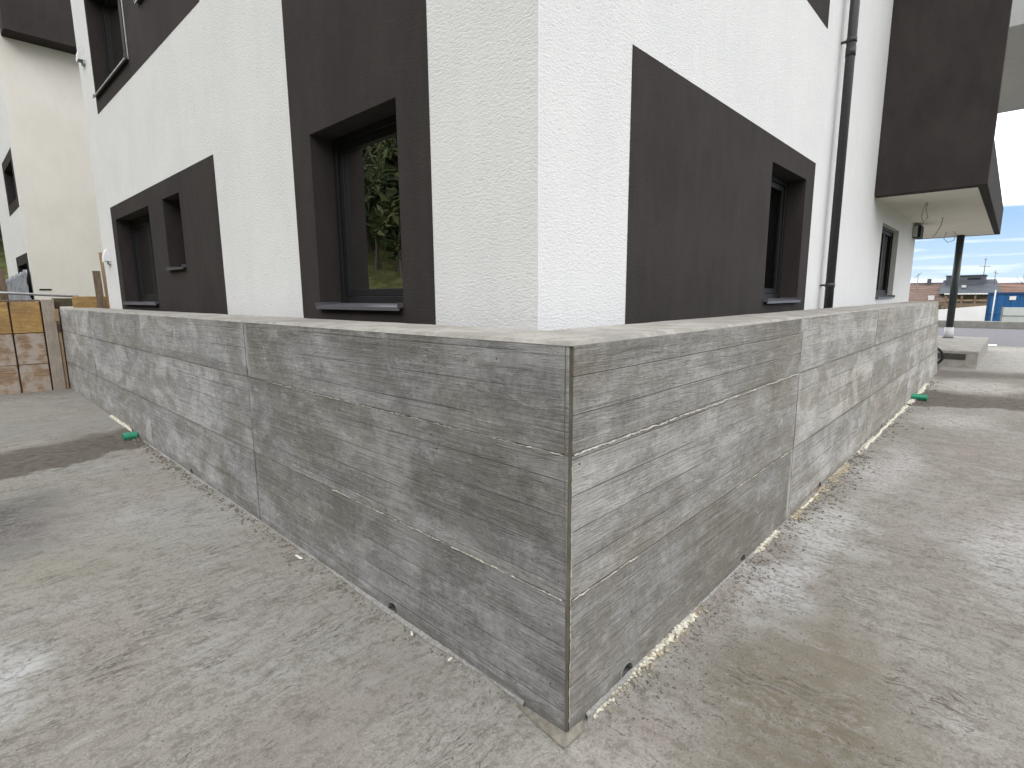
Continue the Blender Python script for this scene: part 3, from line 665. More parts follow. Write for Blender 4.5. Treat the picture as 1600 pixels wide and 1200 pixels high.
# unseen sides, slab and roof closing the volume
mesh('rear_wall', [(0, LENL, 0), (LENR, LENL, 0), (LENR, LENL, Z1), (0, LENL, Z1), (LENR, 0, 0), (LENR, 0, Z1)], [(0, 3, 2, 1), (1, 2, 5, 4)], 'white', B)
box('roof', (-.25, -.25, Z1+.002), (LENR+.25, LENL+.25, Z1+.3), 'dark', B)
for z in (.85, 3.35, 3.95, 6.6):
    pass
box('floor_slab', (.36, .36, .7), (LENR-.05, LENL-.05, .95), 'floor', B); box('floor_slab', (.36, .36, 3.3), (LENR-.05, LENL-.05, 3.9), 'plaster', B); box('floor_slab', (.36, .36, 6.8), (LENR-.05, LENL-.05, 7.1), 'plaster', B)
box('partition', (3.4, .36, .95), (3.5, LENL-.05, 3.298), 'plaster', B); box('partition', (.4, 3.2, .95), (3.398, 3.3, 3.298), 'plaster', B); box('partition', (.4, 6.9, .95), (3.398, 6.95, 3.298), 'plaster', B)
def window(side, a0, a1, z0, z1, leaves=1, label=None, strip=None, REV=REV):
    bm = bmesh.new(); f, d0, d1 = .055, REV, REV+.075
    e = .0015
    for q in ((a0+e, a0+f, z0+e, z1-e), (a1-f, a1-e, z0+e, z1-e), (a0+f, a1-f, z1-f, z1-e), (a0+f, a1-f, z0+e, z0+f+.02)): bxs(bm, side, *q, d0, d1, .003)
    wo_ = bmobj('window', bm, 'frame', B)
    if label: wo_['label'] = label
    A0, A1, ZA, ZB = a0+f+.002, a1-f-.002, z0+f+.022, z1-f-.002; wd = (A1-A0)/leaves; s = .058
    for k in range(leaves):
        p, q = A0+k*wd+(.001 if k else 0), A0+(k+1)*wd-(.001 if k < leaves-1 else 0); bm = bmesh.new()
        for r in ((p, p+s, ZA, ZB), (q-s, q, ZA, ZB), (p+s, q-s, ZB-s, ZB), (p+s, q-s, ZA, ZA+s)): bxs(bm, side, *r, d0+.018, d1+.01, .003)
        bmobj('sash', bm, 'frame', wo_)
        g = d0+.045; mesh('pane', [pt(side, p+s, ZA+s, g), pt(side, q-s, ZA+s, g), pt(side, q-s, ZB-s, g), pt(side, p+s, ZB-s, g)], [(0, 1, 2, 3)], 'glass', wo_)
    # sloping sill with upturned ends
    bm = bmesh.new(); pr = [(-.045, z0-.025), (-.045, z0-.001), (REV+.0, z0+.022), (REV, z0+.014), (-.036, z0-.008), (-.036, z0-.025)]
    def sect(a): return [bm.verts.new(pt(side, a, z, d)) for d, z in pr]
    s0_, s1_ = sect(a0-.006 if False else a0+.002), sect(a1-.002)
    for i in range(6): bm.faces.new([s0_[i], s0_[(i+1) % 6], s1_[(i+1) % 6], s1_[i]])
    bm.faces.new(s0_); bm.faces.new(s1_[::-1])
    for a in (a0+.002, a1-.010): bxs(bm, side, a, a+.008, z0-.004, z0+.03, -.05, REV-.01)
    so = bmobj('sill', bm, 'sill', wo_)
    if strip:
        box('reveal_board', *[tuple(t) for t in (pt(side, a1-.022, z0+.02, REV+.09), pt(side, a1-.002, z1-.02, REV+.30))], 'blind', wo_, bev=0)
    return wo_
window('L', *WIN['L'][2], 1, 'tall single-pane window in the narrow dark strip', strip=(2.26, 2.30))
window('L', *WIN['L'][0], 2, 'wide two-leaf window at the far end of the dark panel')
window('L', *WIN['L'][1], 1, 'small high window beside the two-leaf window')
window('L', *WIN['L'][3], 2); window('L', *WIN['L'][4], 1)
window('R', *WIN['R'][0], 1, 'tall window in the dark panel facing the block of the balcony', strip=(3.64, 3.68))
window('R', *WIN['R'][1], 2, 'two-leaf window under the balcony', REV=.09); window('R', *WIN['R'][2], 1)
# upper far window: steel guard edge catching the light
bm = bmesh.new(); bxs(bm, 'L', 7.215, 7.24, 4.86, 6.36, -.012, .02); bxs(bm, 'L', 7.24, 9.31, 4.852, 4.872, -.055, -.04); g_ = bmobj('edge_profile', bm, 'steel', B)
# vents with rain hoods
for a, z in ((9.86, 5.66), (9.84, 2.42)):
    V, F = [], []; n = 10
    for k in range(n+1):
        t = (pi/2)*k/n
        for s_ in (-.085, .085): V.append((-.095*sin(t)-.001, a+s_, z-.10+.22*cos(t)))
    for k in range(n): F.append((2*k, 2*k+1, 2*k+3, 2*k+2))
    i0 = len(V); V += [(-.001, a-.085, z-.10), (-.001, a+.085, z-.10), (-.096, a-.085, z-.112), (-.096, a+.085, z-.112)]
    F.append([i0]+[2*k for k in range(n+1)]); F.append([i0+1]+[2*k+1 for k in range(n, -1, -1)]); F.append((2*n, 2*n+1, i0+3, i0+2))
    mesh('vent_hood', V, F, 'whitewall', B); box('vent_grille', (-.03, a-.08, z-.15), (-.001, a+.08, z-.09), 'sheet', B)
# corner bead
box('corner_bead', (-.003, -.003, .01), (.004, .004, Z1-.01), 'whitewall', B, bev=.001)
# downpipe
dp = empty('downpipe'); dp.parent = B
tag_pts = [(5.72, -.11, .0), (5.72, -.11, 9.5)]
bm_p = tubeobj('downpipe_tube', tag_pts, .052, 'pipe', dp, 20)
for z in (1.78, 4.68, 7.6):
    tubeobj('pipe_collar', [(5.72, -.11, z-.028), (5.72, -.11, z+.028)], .0575, 'pipe', dp, 20); box('pipe_bracket', (5.70, -.06, z-.012), (5.735, .0, z+.012), 'pipe', dp, bev=.002)
tubeobj('pipe_collar', [(5.72, -.11, 4.50), (5.72, -.11, 4.60)], .056, 'pipe', dp, 20)
# balcony block: side wall, slab, parapet
bal = empty('balcony'); bal.parent = B; ZS = 3.25; BU0, BU1, BV = 8.6, 18.05, -1.41
box('side_wall', (BU0, BV, ZS), (BU0+.22, -.002, Z1), 'dark', bal, bev=.006)
box('soffit', (BU0+.004, BV+.004, ZS+.006), (BU1-.01, .45, ZS+.03), 'cream', bal, bev=0)
box('balcony_slab', (BU0+.222, BV+.12, ZS+.032), (BU1-.13, .45, ZS+.25), 'cream', bal)
box('parapet', (BU0+.222, BV, ZS), (BU1, BV+.118, 3.93), 'dark', bal, bev=.006)
box('parapet', (BU1-.118, BV+.12, ZS), (BU1, .45, 3.93), 'dark', bal, bev=.006)

# upper balcony: wider, white
ub = empty('upper_balcony'); ub.parent = B
box('slab_edge', (12.05, -3.6, 6.53), (12.25, -.002, 7.7), 'grey', ub, bev=.006); box('soffit', (12.252, -3.6, 6.53), (18.4, .45, 6.72), 'grey', ub, bev=.004)
box('parapet', (18.2, -3.6, 6.722), (18.4, .45, 7.7), 'cream', ub, bev=.006)
# second wing behind: cream gable face, white side with windows, dark upper storey
cv = 16.5; cu = -.41
mesh('wing_wall', [(cu, cv, 0), (9, cv, 0), (9, cv, 9.6), (cu, cv, 9.6)], [(0, 1, 2, 3)], 'cream', B)
WV1 = 22.35
def wing_side():
    V, F = [], []; wins = [(16.85, 19.3, 4.0, 5.42), (16.75, 19.4, 1.5, 2.86)]
    As = sorted({cv, WV1, *[v for r in wins for v in r[:2]]}); Zs = sorted({0, 9.6, *[v for r in wins for v in r[2:]]})
    for i in range(len(As)-1):
        for j in range(len(Zs)-1):
            a, z = (As[i]+As[i+1])/2, (Zs[j]+Zs[j+1])/2
            if any(r[0] < a < r[1] and r[2] < z < r[3] for r in wins): continue
            k = len(V); V += [(cu, As[i], Zs[j]), (cu, As[i+1], Zs[j]), (cu, As[i+1], Zs[j+1]), (cu, As[i], Zs[j+1])]; F.append((k, k+1, k+2, k+3))
    mesh('wing_side_wall', V, F, 'white', B)
    mesh('wing_rear_wall', [(cu, WV1, 0), (9, WV1, 0), (9, WV1, 9.6), (cu, WV1, 9.6)], [(0, 1, 2, 3)], 'white', B); box('wing_roof', (cu-.2, cv-.2, 9.602), (9, WV1+.2, 9.8), 'dark', B)
    for (a0, a1, z0, z1) in wins:
        bm = bmesh.new(); m_ = .28
        for r in ((a0, a0+m_, z0, z1), (a1-m_, a1, z0, z1), (a0+m_, a1-m_, z1-.25, z1), (a0+m_, a1-m_, z0, z0+.25)): bxs(bm, 'L', *r, cu-.003, cu+.3)
        bmobj('painted_panel', bm, 'dark', B)
        bm = bmesh.new(); i0, i1, k0, k1 = a0+m_+.001, a1-m_-.001, z0+.252, z1-.252; mid = (i0+i1)/2
        for r in ((i0, i0+.07, k0, k1), (i1-.07, i1, k0, k1), (mid-.05, mid+.05, k0, k1), (i0+.07, mid-.05, k1-.07, k1), (mid+.05, i1-.07, k1-.07, k1), (i0+.07, mid-.05, k0, k0+.07), (mid+.05, i1-.07, k0, k0+.07)): bxs(bm, 'L', *r, cu+.13, cu+.2)
        w_ = bmobj('window', bm, 'frame', B)
        mesh('pane', [(cu+.17, i0+.07, k0+.07), (cu+.17, i1-.07, k0+.07), (cu+.17, i1-.07, k1-.07), (cu+.17, i0+.07, k1-.07)], [(0, 1, 2, 3)], 'glass', w_)
        box('room_wall', (cu+.31, a0, z0-.3), (cu+.34, a1, z1+.2), 'frame', B, bev=0)
wing_side()
box('upper_storey', (cu+.1, cv-.55, 7.88), (7.5, cv-.002, 9.6), 'dark', B, bev=.006)
box('vent_slot', (-.30, cv-.012, 1.90), (-.06, cv-.001, 1.94), 'frame', B, bev=0)
# black box lamp and loose cables under the balcony
lamp = tag(empty('wall_lamp', (.75+13.55, .79+.09, 0), radians(.4)), 'small black box fitting high on the wall end under the balcony', 'lamp')
box('housing', (-.16, -.15, 2.93), (.30, -.003, 3.21), 'frame', lamp, bev=.01); box('back_plate', (-.19, -.09, 2.95), (-.163, -.003, 3.19), 'sheet', lamp, bev=.002)
# window mounted cable ends
def cable(pts, label, r=.008):
    o = tubeobj('cable', pts, r, 'cable', None, 6); tag(o, label, 'cable', 'cables hanging from the balcony soffit'); return o
cable([(10.79, .29, 3.27), (10.82, .30, 3.15), (10.84, .27, 3.0), (10.9, .33, 2.93), (10.84, .36, 3.02), (10.80, .33, 3.2), (10.79, .30, 3.27)], 'looped grey cable hanging from the soffit nearest the dark side wall', .008)
cable([(13.38, .29, 3.27), (13.36, .30, 3.10), (13.4, .36, 2.96), (13.5, .45, 2.84)], 'single bent grey cable hanging from the middle of the soffit', .009)
cable([(16.9, .38, 3.27), (16.9, .30, 3.17), (16.9, .34, 3.02), (16.9, .46, 2.98), (16.9, .55, 3.08), (16.9, .5, 3.27)], 'small round cable loop on the soffit close to the post', .010)

# ------------------------------------------------------------------ post, plinth, hose
plinth = tag(empty('plinth_block'), 'pale concrete plinth block carrying the dark round post', 'block')
box('block', (13.95, -.56, -.3), (19.1, 3.0, .40), 'coping', plinth, bev=.015); box('dark_course', (13.943, -.35, .20), (13.949, 2.0, .335), 'gutter', plinth, bev=0)
pst = tag(empty('round_post', (18.25, .30, .402)), 'dark round steel post with a white sleeve at its foot holding up the balcony', 'post')
tubeobj('shaft', [(0, 0, .02), (0, 0, 2.846)], .088, 'post', pst, 24); tubeobj('sleeve', [(0, 0, .012), (0, 0, .30)], [.115, .105], 'socket', pst, 24); tubeobj('foot_ring', [(0, 0, .0), (0, 0, .011)], .135, 'rubber', pst, 24)
hp = [(13.3, .25, .0)]+[(13.2+.1*cos(t), .22-.34*sin(t)*1.0, .26-.28*cos(t)) for t in np.linspace(.15, pi-.1, 16)]
h_ = tubeobj('black_hose', [(13.6, .38, .50)]+[(13.62-.0*t, .38-.36*sin(t)-.0, .28+.24*cos(t)) for t in np.linspace(.35, pi-.25, 18)]+[(13.6, .45, .03)], .028, 'rubber', None, 10)
tag(h_, 'thick black hose looping out behind the wall end beside the plinth', 'hose')

# ------------------------------------------------------------------ green pipe stubs, foam, debris
def stub(loc, rz, label, ln=.2):
    n = 20; V, F = [], []
    for d in (0, ln):
        for r in (.05, .046):
            for k in range(n):
                t = 2*pi*k/n; V.append((d, r*cos(t), r*sin(t)))
    for k in range(n):
        j = (k+1) % n; F += [(k, j, 2*n+j, 2*n+k), (n+k, 3*n+k, 3*n+j, n+j), (k, n+k, n+j, j), (2*n+k, 2*n+j, 3*n+j, 3*n+k)]
    o = mesh('pipe_stub', V, F, 'green', None, loc=loc, rot=(0, 0, rz), smooth=False); tag(o, label, 'pipe', 'green drain pipe stubs at the wall foot'); return o
stub((-.015, 6.53, .035), radians(176), 'green plastic pipe stub poking from the wall foot on the formwork side', .14)
stub((8.93, -.0, .055), radians(-86), 'green plastic pipe stub poking from the wall foot near the black hose', .2)
def blobs(name, spots, mat, seed, cat=None, sub=1):
    r = np.random.default_rng(seed); bm = bmesh.new(); bmesh.ops.create_icosphere(bm, subdivisions=sub, radius=1)
    bv = np.array([v.co[:] for v in bm.verts]); bf = np.array([[v.index for v in f.verts] for f in bm.faces]); bm.free()
    V, F = [], []; k = 0
    for (p, s) in spots:
        q = bv*(1+r.normal(0, .22, (len(bv), 1)))*np.array([s*r.uniform(.6, 1.5), s*r.uniform(.6, 1.5), s*r.uniform(.4, .9)]); a = r.uniform(0, 6.28); c, s_ = cos(a), sin(a)
        q = np.stack([q[:, 0]*c-q[:, 1]*s_, q[:, 0]*s_+q[:, 1]*c, q[:, 2]], -1)+np.array(p); V.append(q); F.append(bf+k); k += len(bv)
    V = np.concatenate(V); F = np.concatenate(F); o = mesh(name, V.tolist(), F.tolist(), mat, smooth=False); return o
def gz(x, y): return float(slab_height(np.array([x]), np.array([y]))[0])
# squeezed-out foam along the foot of the x wall
R_ = random.Random(5)
def foamline(x0, x1, dens, wfun, side, seed):
    r = random.Random(seed); sp = []; s = x0
    while s < x1:
        n = vn_(s*3+seed); wv = wfun(s)*(.45+1.1*n)
        if vn_(s*1.3+7+seed) > .42:
            for _ in range(max(1, int(3*wv/.03))):
                off = -abs(r.gauss(0, .5))*wv-.006; sz = r.uniform(.003, .010)*(.6+n)*(1+.08*s)
                x, y = (s+r.uniform(-.01, .01), off) if side == 'R' else (off, s+r.uniform(-.01, .01)); sp.append(((x, y, gz(x, y)+sz*.35), sz))
        s += dens
    return sp
def vn_(v): return float(vnoise(np.array([v]), np.array([.37]), 77, 1, 3)[0])+.5
sp = foamline(.16, 2.4, .006, lambda s: .021, 'R', 1)+foamline(2.2, 5.0, .018, lambda s: .018, 'R', 2)+foamline(5.0, 10.6, .03, lambda s: .045, 'R', 3)
fo = blobs('foam_crumbs', sp, 'foam', 3); kind(fo, 'stuff', 'cream expanding foam and crumbs squeezed along the wall foot'); 
fd = blobs('dirty_foam_crumbs', foamline(.2, 4.5, .014, lambda s: .05, 'R', 9), 'foam_dirty', 4); kind(fd, 'stuff', 'dirty foam crumbs along the wall foot')
def bead(name, side, s0, s1, rad, mat, label, seed, off=.02):
    r = random.Random(seed); n = int((s1-s0)/.02); pts = []; rads = []; w_ = 0
    for i in range(n+1):
        s = s0+(s1-s0)*i/n; w_ = .8*w_+r.uniform(-.006, .006); e = min(1, i/4, (n-i)/4+.15); q = (s, -off-w_*.6) if side == 'R' else (-off-w_*.6, s)
        pts.append((q[0], q[1], gz(*q)+rad*.25)); rads.append(rad*max(.2, e)*r.uniform(.65, 1.25))
    V, F = tube(pts, rads, 8); o = mesh(name, V, F, mat); tag(o, label, 'foam', 'cream foam beads along the wall foot'); return o
bead('foam_bead', 'R', 5.2, 8.3, .015, 'foam', 'long cream foam bead leading up to the green pipe beside the sunny wall face', 2, .03)
bead('foam_bead', 'R', 2.9, 3.45, .010, 'foam', 'thin cream foam bead just short of the third drain hole', 3)
bead('foam_bead', 'R', 9.35, 10.1, .035, 'foam', 'cream foam bead beyond the green pipe near the raked wall end', 4, .04)
bead('foam_bead', 'L', 6.75, 8.0, .020, 'foam', 'cream foam bead beyond the green pipe towards the formwork', 5)
# loose mud crumbs and grit
sp = []
for _ in range(1500):
    if R_.random() < .62: s = R_.uniform(.15, 5) if R_.random() < .8 else R_.uniform(5, 11); d = -.01-abs(R_.gauss(0, .10)); x, y = s, d
    else: s = R_.uniform(.2, 6.5); d = -.01-abs(R_.gauss(0, .05)); x, y = d, s
    sz = R_.uniform(.002, .006)*(1+.25*s); sp.append(((x, y, gz(x, y)+sz*.2), sz))
for _ in range(500):
    x, y = R_.uniform(-1.6, 2.5), R_.uniform(-1.2, 3.0)
    if x > -.03 and y > -.03: continue
    sz = R_.uniform(.0015, .004); sp.append(((x, y, gz(x, y)+sz*.2), sz))
for _ in range(900):
    x, y = R_.gauss(.8, .5), -abs(R_.gauss(.30, .35))-.02
    if x < .05: continue
    sz = R_.uniform(.0012, .0042); sp.append(((x, y, gz(x, y)+sz*.2), sz))
cr_ = blobs('mud_crumbs', sp, 'crumb', 8); kind(cr_, 'stuff', 'scattered mud crumbs on the slab')
def flake(loc, a, b, h, rz, label):
    V = [(-a, -b*.4, 0), (a*.9, -b, 0), (a, b*.5, 0), (-a*.7, b, 0), (-a*.9, -b*.3, h), (a*.8, -b*.8, h*1.2), (a*.9, b*.4, h), (-a*.6, b*.8, h*.8)]
    F = [(0, 3, 2, 1), (4, 5, 6, 7), (0, 1, 5, 4), (1, 2, 6, 5), (2, 3, 7, 6), (3, 0, 4, 7)]
    o = mesh('white_scrap', V, F, 'scrap', None, loc=loc, rot=(.1, .15, rz)); tag(o, label, 'scrap'); return o
flake((-.055, 2.15, gz(-.055, 2.15)+.003), .06, .010, .006, radians(88), 'thin white scrap lying at the wall foot past the drain hole and the vertical joint')
flake((-.03, .66, gz(-.03, .66)+.003), .014, .009, .006, .4, 'small white crumb at the wall foot closest to the corner')
flake((-.035, .95, gz(-.035, .95)+.003), .02, .007, .005, 1.2, 'white sliver at the wall foot beside the nearest drain hole')

# ------------------------------------------------------------------ timber formwork closing the slab
fwk = tag(empty('timber_formwork', (0, 11.5, 0)), 'timber formwork of stained and yellow boards closing off the slab at the wall end', 'formwork')
cols = [(-1.94, -1.53), (-1.51, -1.10), (-1.08, -.672), (-.648, -.258)]; frows = [(-.03, .535, 'ply_stained'), (.545, 1.085, 'ply_stained'), (1.095, 1.63, 'ply_yellow')]
for a, b in cols:
    for z0, z1, mt in frows: box('board', (a, random.uniform(-.004, .004), z0), (b, .04, z1+random.uniform(-.004, .004)), mt, fwk, bev=.004)
box('backing', (-1.95, .042, -.1), (.02, .06, 1.60), 'tie', fwk, bev=0)
for a in (-1.52, -1.09, -.66, -.245):
    for z in (.54, 1.09, 1.62): tubeobj('tie_rod', [(a, -.02, z), (a, .05, z)], .02, 'tie', fwk, 8)
box('edge_post', (-.235, -.07, -.03), (-.065, .03, 1.67), 'post_wood', fwk, bev=.008); box('edge_strip', (-.058, -.05, -.02), (-.018, .03, 1.30), 'wood_raw', fwk, bev=.004)
box('wedge', (-.09, -.085, 1.28), (-.02, -.052, 1.50), 'wood_raw', fwk, bev=.004); box('clamp', (-.075, -.088, 1.10), (-.02, -.053, 1.24), 'tie', fwk, bev=.004)
box('top_rail', (-1.95, .0, 1.635), (-.24, .05, 1.665), 'wood_brown', fwk, bev=.004); box('base_strip', (-1.95, -.035, -.02), (-.02, -.008, .015), 'fin', fwk, bev=.003)
o = tubeobj('scaffold_tube', [(-1.6, 11.66, 1.845), (.34, 11.72, 1.72)], .022, 'steel', None, 12); tag(o, 'grey steel tube lying across the top of the formwork', 'tube')
o = box('dark_beam', (-.055, 11.64, 1.54), (.22, 11.76, 1.69), 'beam_dark'); tag(o, 'dark olive timber beam between the formwork and the yellow board', 'beam')
o = box('yellow_plank', (.225, 11.62, 1.45), (.80, 11.67, 1.72), 'ply_yellow'); tag(o, 'yellow shutter plank standing on edge behind the wall top', 'plank')
def stake(name, base, top, w_, t_, mat, label):
    b, t = Vector(base), Vector(top); V = []
    for p in (b, t):
        for sx_, sy_ in ((-1, -1), (1, -1), (1, 1), (-1, 1)): V.append(p+Vector((sx_*w_/2, sy_*t_/2, 0)))
    o = mesh(name, V, [(0, 3, 2, 1), (4, 5, 6, 7), (0, 1, 5, 4), (1, 2, 6, 5), (2, 3, 7, 6), (3, 0, 4, 7)], mat); tag(o, label, 'stake'); return o
stake('timber_stake', (.66, 11.59, 0), (.62, 11.56, 2.19), .115, .04, 'wood_brown', 'broad weathered brown stake behind the yellow plank')
stake('timber_stake', (.80, 11.69, 0), (.745, 11.7, 2.54), .05, .05, 'wood_raw', 'tall thin pale stake against the white building edge')
stake('timber_stake', (-.62, 11.9, 0), (-.68, 11.9, 2.2), .10, .06, 'wood_brown', 'reddish brown stake behind the grey steel tube')
pf = gridmesh('plastic_sheet', np.linspace(-.48, .05, 30), np.linspace(16.35, 16.36, 2), np.zeros((30, 2)), 'plastic'); bpy.data.objects.remove(pf)
V, F = [], []; nu, nv = 40, 14
for i in range(nu):
    for j in range(nv):
        a = 16.6+5.6*i/(nu-1); z = 1.0+(1.42-.12*i/nu+.012*sin(i*.9))*j/(nv-1)
        V.append((.75-.0072*a+cu-.08-.02*sin(i*1.7+j*.8)-.015*sin(j*1.9+i*.6), .79+a-.0, z))
for i in range(nu-1):
    for j in range(nv-1): k = i*nv+j; F.append((k, k+nv, k+nv+1, k+1))
o = mesh('plastic_sheet', V, F, 'plastic', smooth=True); sm = o.modifiers.new('thickness', 'SOLIDIFY'); sm.thickness = .004; tag(o, 'crumpled grey plastic sheet draped over the lower window of the far wing', 'sheet')

# ------------------------------------------------------------------ beyond the road
ww = tag(poly('white_wall', [(.17, -1.2), (.17, 1.0), (5.5, .38), (5.5, -1.2)], 'x', 36, 36.25, 'whitewall'), 'low white wall with a sloping top beyond the road', 'wall')
ct = tag(empty('shipping_container', (38, 0, 0)), 'blue steel container with a small white label behind the road', 'container')
box('body', (.05, -4.6, -.8), (5.5, .20, 1.64), 'blue', ct, bev=.02)
for y in (-4.6, .12): box('corner_post', (-.01, y, -.8), (.16, y+.11, 1.68), 'bluedark', ct)
box('top_rail', (-.01, -4.48, 1.56), (.13, .118, 1.68), 'bluedark', ct)
for k in range(8): box('rib', (.012, -4.4+k*.56, -.7), (.052, -4.12+k*.56, 1.54), 'blue', ct, bev=.012)
box('cross_rail', (-.005, -4.48, .52), (.048, .1, .60), 'blue', ct)
box('label_plate', (-.014, -.92, 1.27), (.010, -.66, 1.47), 'scrap', ct, bev=.003)
pl = tag(tubeobj('marker_pole', [(36.8, -.07, -.8), (36.8, -.10, 1.80)], .03, 'rail', None, 10), 'thin pale pole standing in front of the blue container', 'pole')
gp = tag(empty('pale_barrier', (35, 0, 0)), 'pale grey panel barrier in front of the blue container', 'barrier')
box('panel', (0, -2.0, -.8), (.08, -.52, .94), 'sheet', gp); box('panel', (0, -3.5, -.8), (.08, -2.01, 1.06), 'sheet', gp); box('rail', (-.03, -3.5, .52), (-.002, -.52, .545), 'kerb', gp, bev=0); box('edge_post', (-.02, -.518, -.8), (.09, -.45, .97), 'kerb', gp)
def house(name, x0, x1, y0, y1, zb, ze, zr, mat, label, wallm='render', courses=9, extra=None):
    """pitched house: ridge along y, slope towards the camera built in tile courses"""
    h = tag(empty(name, (x0, y0, 0)), label, 'house'); D, W_ = x1-x0, y1-y0
    box('wall', (.4, .2, zb), (D-.4, W_-.2, ze), wallm, h, bev=0)
    for g, yy in ((0, .2), (1, W_-.2)): mesh('gable', [(.4, yy, ze+.001), (D-.4, yy, ze+.001), (D/2, yy, zr-.05)], [(0, 1, 2)], wallm, h)
    V, F = [], []
    rise = zr-ze
    for k in range(courses):
        x_a, x_b = D/2*k/courses, D/2*(k+1)/courses; z_a, z_b = ze+rise*k/courses+.05, ze+rise*(k+1)/courses+.05; th = .06
        for (X0, X1) in ((x_a, x_b), (D-x_a, D-x_b)):
            i = len(V); V += [(X0, 0, z_a+th), (X0, W_, z_a+th), (X1, W_, z_b), (X1, 0, z_b), (X0, 0, z_a), (X0, W_, z_a)]; F += [(i, i+1, i+2, i+3), (i+4, i+5, i+1, i)]
    rf = mesh('roof', V, F, mat, h); box('ridge_cap', (D/2-.12, -.02, zr+.02), (D/2+.12, W_+.02, zr+.14), mat, rf)
    return h, rf
h1, r1 = house('tiled_house', 66, 76, 3.95, 14, -5.8, -.2, 2.62, 'tile', 'house with a broad brown tiled roof, a square chimney and a skylight', courses=14)
box('chimney', (4.6, 2.05, 2.2), (5.2, 2.35, 3.15), 'slate', r1); box('skylight', (1.9, 1.35, .95), (2.5, 1.85, 1.42), 'rail', r1); 
tag(box('flat_shed', (61, 3.55, -5), (64.5, 9, .9), 'wood_brown'), 'brown boarded shed in front of the tiled roof', 'shed')
h2 = tag(empty('slate_house', (68, 0, 0)), 'dark grey slate roofed house with a raised box dormer', 'house')
box('wall', (.6, .6, -5.5), (8, 4.6, 1.55), 'render', h2, bev=0)
V = [(0, .4, 1.58), (0, 5.0, 1.58), (3.2, 5.0, 3.0), (3.2, .9, 3.0), (8.4, 5.0, 1.58), (8.4, .4, 1.58), (5.4, 5, 3.0), (5.4, .9, 3.0)]
mesh('roof', V, [(0, 1, 2, 3), (4, 5, 7, 6), (3, 2, 6, 7), (0, 3, 7, 5), (1, 4, 6, 2)], 'slate', h2)
box('dormer', (1.9, 1.7, 2.2), (5.6, 4.7, 3.36), 'slate', h2, bev=.03); box('dormer_cap', (1.8, 1.62, 3.362), (5.7, 4.78, 3.44), 'slate', h2); box('dormer_window', (1.87, 2.0, 2.98), (1.898, 3.0, 3.16), 'frame', h2, bev=0); box('skylight', (1.1, 3.0, 2.2), (1.6, 3.35, 2.42), 'rail', h2)
h3, r3 = house('red_roofed_house', 72, 82, -9, .95, -5.5, 1.3, 2.55, 'tile_red', 'house with a low red brown tiled roof behind the blue container', courses=8)
lb = tag(empty('carport', (60, 0, 0)), 'flat carport with a white fascia and brown posts beside the blue container', 'carport')
box('fascia', (0, .7, 1.53), (.2, 3.9, 1.63), 'whitewall', lb); box('roof', (.2, .7, 1.45), (7, 3.9, 1.60), 'slate', lb, bev=0); box('back_wall', (5, .7, -5), (5.2, 3.9, 1.44), 'render', lb, bev=0)
for y in (.8, 1.7, 2.6, 3.7): box('post', (.1, y, -5), (.25, y+.14, 1.45), 'wood_brown', lb)
box('beam', (.3, .9, .95), (.5, 3.8, 1.08), 'wood_raw', lb); box('low_wall', (-.4, .5, -5), (-.2, 4.5, .75), 'wood_brown', lb)
def aerial(x, y, z0, z1, arms, label):
    a = tag(empty('tv_aerial', (x, y, z0)), label, 'aerial', 'aerials on the roofs'); tubeobj('mast', [(0, 0, 0), (0, 0, z1-z0)], .035, 'antenna', a, 6)
    for (zz, ln, n, ang) in arms:
        c, s_ = cos(ang), sin(ang); tubeobj('boom', [(0, -ln*c, zz-ln*s_), (0, ln*c, zz+ln*s_)], .028, 'antenna', a, 5)
        for k in range(n):
            t = -ln+2*ln*k/max(1, n-1); tubeobj('rod', [(-.25, t*c, zz+t*s_), (.25, t*c, zz+t*s_)], .015, 'antenna', a, 4)
aerial(70, 1.82, 2.9, 5.1, [(1.35, .42, 5, .1), (2.0, .1, 2, 0)], 'tall thin aerial with a side arm on the slate roof')
aerial(70, 7.05, .8, 3.75, [(2.75, .35, 5, -.75)], 'aerial with a tilted comb head on the tiled roof')
aerial(70, .95, 2.4, 3.85, [(1.2, .2, 3, .5)], 'short aerial between the slate roof and the red roof')
# bare trees and shrub
def branches(name, loc, h, seed, label, spread=.5):
    r = random.Random(seed); root = tag(empty(name, loc), label, 'tree', 'bare trees beyond the road'); V, F = [], []; V2, F2 = [], []
    def add(Vs, Fs, p, q, r0_, r1_, sg):
        v, f = tube([p, q], [r0_, r1_], sg, False); k = len(Vs); Vs += v; Fs += [tuple(i+k for i in ff) for ff in f]
    def grow(p, d, ln, rad, lev):
        q = p+d*ln; add(V if lev == 0 else V2, F if lev == 0 else F2, p, q, rad, rad*.65, 6 if lev < 2 else 4)
        if lev >= 4: return
        for _ in range(3 if lev else 5):
            nd = (d+Vector((r.gauss(0, spread), r.gauss(0, spread), r.gauss(.15, .3)))).normalized(); grow(p+d*ln*r.uniform(.55, 1), nd, ln*r.uniform(.55, .78), rad*.55, lev+1)
    grow(Vector((0, 0, 0)), Vector((0, 0, 1)), h*.4, h*.018, 0)
    mesh('trunk', V, F, 'bark', root); mesh('crown', V2, F2, 'bark', root); return root
branches('bare_tree', (84, -3.2, -5.6), 12.4, 3, 'leafless tree rising over the red brown roof')
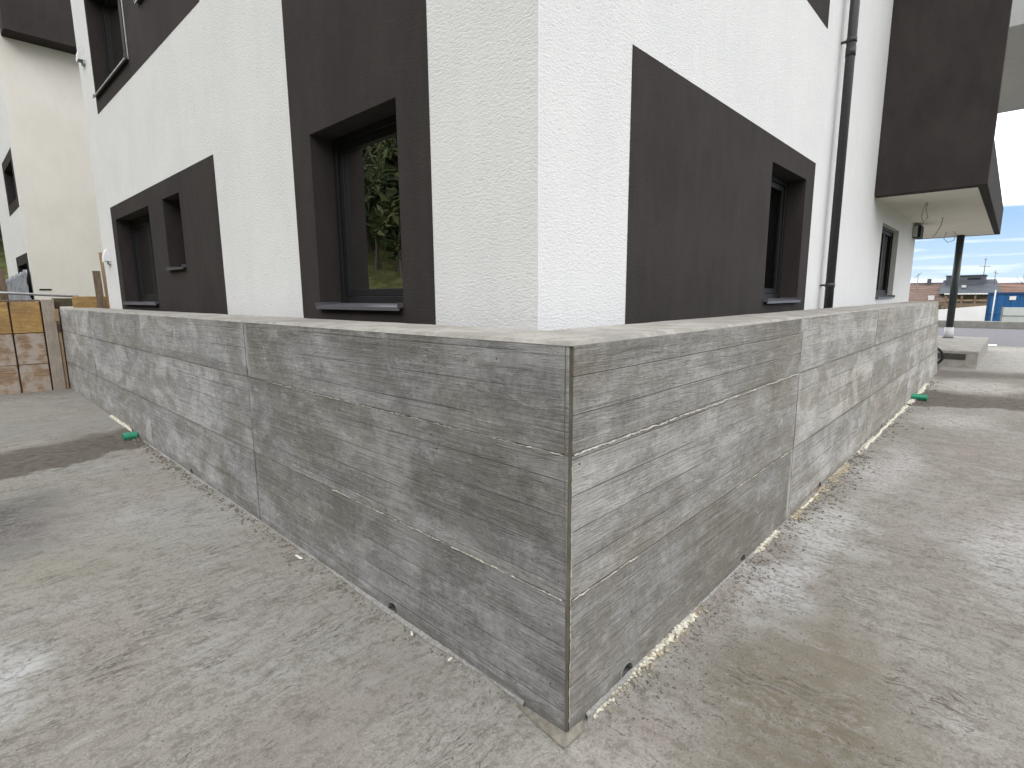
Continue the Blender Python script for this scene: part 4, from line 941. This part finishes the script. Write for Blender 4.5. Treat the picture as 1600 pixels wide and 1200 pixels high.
def clump(name, loc, r0_, n, seed, mat='leaf', leafs=.12):
    r = np.random.default_rng(seed); p = r.normal(0, 1, (n, 3)); p /= np.linalg.norm(p, axis=1)[:, None]; p *= (r.random((n, 1))**.4); p = p*np.array(r0_)
    a = r.normal(0, leafs, (n, 3)); b = r.normal(0, leafs, (n, 3)); V = np.concatenate([p-a, p+b, p+a-b*.3], 1).reshape(-1, 3); F = np.arange(3*n).reshape(-1, 3); return V, F
V, F = clump('shrub', None, (1.2, 1.1, 1.1), 900, 4); sh = tag(empty('shrub', (50, 3.65, -.2)), 'olive green shrub behind the low white wall', 'shrub'); mesh('foliage', V.tolist(), F.tolist(), 'leaf', sh)
tubeobj('stem', [(0, 0, -2.5), (0, 0, .2)], .06, 'bark', sh, 6)
# pale ridge far off, tinted by haze in its colour
ry = np.linspace(-420, 420, 90); rx = np.array([1050, 1100, 1180.]); RX, RY = np.meshgrid(rx, ry, indexing='ij'); hz = (24+5*vnoise(RX*.01, RY*.02, 41, 1, 4))*np.array([[0], [1], [.9]])-5.7*np.array([[1], [0], [0]])
kind(gridmesh('hills', rx, ry, hz, 'lilac'), 'structure', 'low pale ridge on the horizon')

# ------------------------------------------------------------------ wooded slope on the far side of the site (mirrored in the panes)
allV, allF, k = [], [], 0; r = np.random.default_rng(8); TV, TF = [], []; tk = 0
spots_ = []
for _ in range(330):
    x, y = r.uniform(-52, -23), r.uniform(-25, 75); spots_.append((x, y))
for _ in range(70):
    x, y = r.uniform(-14, 4), r.uniform(40, 80); spots_.append((x, y))
for (x, y) in spots_:
    z = float(terrain_h(np.array([x]), np.array([y]))[0])
    hgt = r.uniform(8, 16); rad = hgt*r.uniform(.22, .34); V, F = clump('c', None, (rad, rad, hgt*.45), 420, int(r.integers(1e9)), leafs=.24); V = V+np.array([x, y, z+hgt*.58]); allV.append(V); allF.append(F+k); k += len(V)
    v, f = tube([(x, y, z-.3), (x, y, z+hgt*.7)], [.2, .06], 5, False); TV += v; TF += [tuple(i+tk for i in q) for q in f]; tk += len(v)
V = np.concatenate(allV); F = np.concatenate(allF); o = mesh('woodland', V.tolist(), F.tolist(), 'leaf'); kind(o, 'stuff', 'mixed woodland covering the slope opposite the building'); o = mesh('woodland_trunks', TV, TF, 'bark'); kind(o, 'stuff', 'tree trunks of the woodland on the slope')
